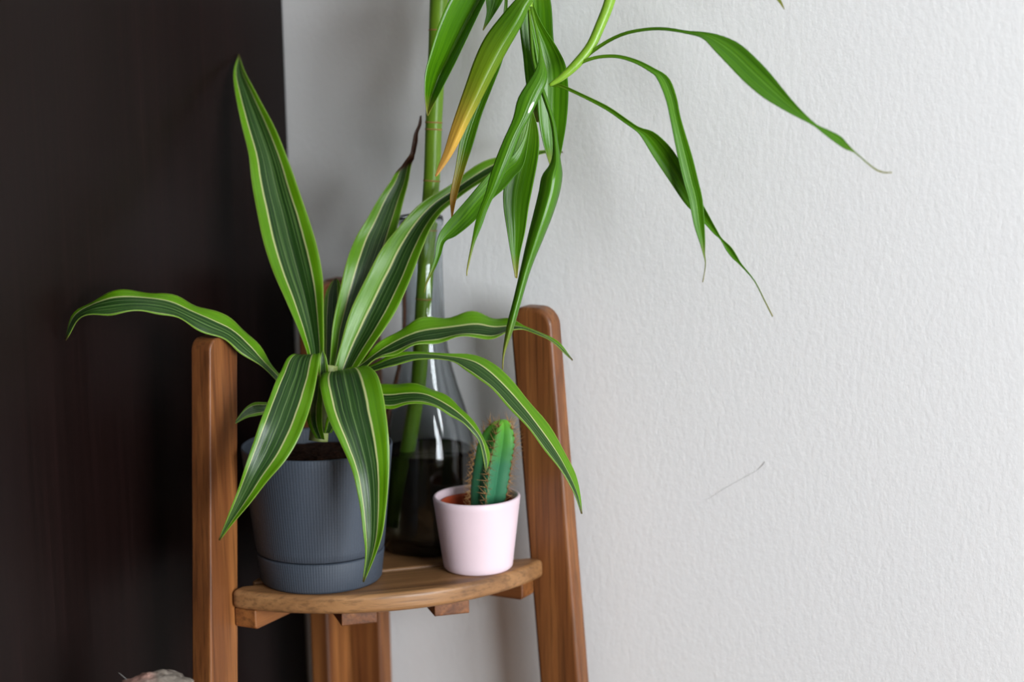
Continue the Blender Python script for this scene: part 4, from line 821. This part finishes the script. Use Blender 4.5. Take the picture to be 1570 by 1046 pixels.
def cactus_pt(h, a, off=0.0):
    rr = cactus_r(h, a) + off
    lean = 0.10 * h + 0.7 * h * h
    lx, ly = 0.874, 0.485
    return Vector((rr * math.cos(a) + lean * lx, rr * math.sin(a) + lean * ly, h))
v, f = [], []
NH, NA = 44, 120
for i in range(NH + 1):
    h = CH * (1 - (1 - i / NH) ** 1.4)
    for k in range(NA): v.append(cactus_pt(h, 2 * math.pi * k / NA))
for i in range(NH):
    for k in range(NA):
        a, b = i * NA + k, i * NA + (k + 1) % NA
        f.append((a, b, b + NA, a + NA))
f.append(tuple(range(NH * NA, (NH + 1) * NA)))
CZ = 0.040
cb = link('cactus_body', mesh('cactus_body', v, f), M_CACTUS, cac, True)
cb.location = (0.0065, 0.0055, CZ)
# areoles with spines run up every rib
sv, sf, av, af = [], [], [], []
for k in range(RIBS):
    a = RIB0 + 2 * math.pi * k / RIBS
    for j in range(15):
        h = 0.007 + 0.0058 * j + (k % 2) * 0.0028
        if h > CH * 0.985: continue
        base = cactus_pt(h, a, -0.0003)
        nx = Vector((math.cos(a), math.sin(a), 0.15 + (0.9 if h > CH * 0.88 else 0))).normalized()
        b0 = len(av)
        up = Vector((0, 0, 1)); side = nx.cross(up).normalized(); up = side.cross(nx)
        for (s_, t_, n_) in ((0, 0, 1.1), (1, 0, 0), (0, 1, 0), (-1, 0, 0), (0, -1, 0)):
            av.append(base + (side * s_ + up * t_ + nx * n_) * 0.0011)
        af += [(b0, b0 + 1, b0 + 2), (b0, b0 + 2, b0 + 3), (b0, b0 + 3, b0 + 4), (b0, b0 + 4, b0 + 1), (b0 + 1, b0 + 4, b0 + 3, b0 + 2)]
        for q in range(6 if h < CH * 0.9 else 11):
            w = 2 * math.pi * (q + random.random() * 0.7) / 8
            d = (nx * random.uniform(0.45, 1.2) + (side * math.cos(w) + up * math.sin(w)) * 0.9).normalized()
            ln = random.uniform(0.0065, 0.0135)
            s1 = d.orthogonal().normalized(); s2 = d.cross(s1)
            c0 = len(sv)
            for m_ in range(3):
                sv.append(base + (s1 * math.cos(2.094 * m_) + s2 * math.sin(2.094 * m_)) * 0.00036)
            sv.append(base + d * ln)
            sf += [(c0, c0 + 1, c0 + 3), (c0 + 1, c0 + 2, c0 + 3), (c0 + 2, c0, c0 + 3)]
o = link('spines', mesh('spines', sv, sf), M_SPINE, cb); o['kind'] = 'stuff'
o = link('areoles', mesh('areoles', av, af), M_AREOLE, cb); o['kind'] = 'stuff'

# ------------------------------------------------------------------ weathered post at the lower left
PX, PY, PZ = 0.038, -0.352, 0.8195
post = tag(empty('weathered_post', (PX, PY, 0)), 'top of a rough grey weathered post in front of the wardrobe', 'post')
v, f = [], []
NR, NS = 60, 40
for i in range(NR + 1):
    t = i / NR
    z = PZ * min(1.0, t / 0.8) if t < 0.8 else PZ
    rr = 0.028 if t < 0.8 else 0.028 * (1 - ((t - 0.8) / 0.2))
    for k in range(NS):
        a = 2 * math.pi * k / NS
        p = Vector((rr * math.cos(a), rr * math.sin(a), z))
        if t >= 0.8: p.z += 0.006 * (1 - (rr / 0.028) ** 2)
        nn = noise.noise(Vector((p.x * 60, p.y * 60, p.z * 25))) * 0.004 + noise.noise(p * 170) * 0.0018
        if i > 0: p += Vector((math.cos(a), math.sin(a), 0.9 if t > 0.78 else 0.0)) * nn
        v.append(p)
for i in range(NR):
    for k in range(NS):
        a, b = i * NS + k, i * NS + (k + 1) % NS
        f.append((a, b, b + NS, a + NS))
f.append(tuple(range(NS - 1, -1, -1)))
link('post_body', mesh('post_body', v, f), M_ROCK, post, True)
def lump(name, rx, ry, rz, seed):
    bm = bmesh.new(); bmesh.ops.create_icosphere(bm, subdivisions=3, radius=1.0)
    for q in bm.verts:
        k = 1 + 0.12 * noise.noise(q.co * 1.7 + Vector((seed, 0, 0)))
        q.co = Vector((q.co.x * rx * k, q.co.y * ry * k, q.co.z * rz * k))
    me = bpy.data.meshes.new(name); bm.to_mesh(me); bm.free(); return me
o = link('pebble', lump('pebble', 0.0035, 0.003, 0.0052, 2.0), M_PEBBLE, post, True)
o.location = (0.0215, -0.0155, PZ + 0.001)
o['label'] = 'small cream pebble stuck on the rim'

link('fibre', tube_mesh('fibre', [(-0.022, -0.008, PZ - 0.004, .0002), (-0.0235, -0.009, PZ + 0.003, .0002), (-0.0265, -0.010, PZ + 0.006, .00016), (-0.029, -0.011, PZ + 0.0085, .0001)], 16, 6), M_HAIR, post)
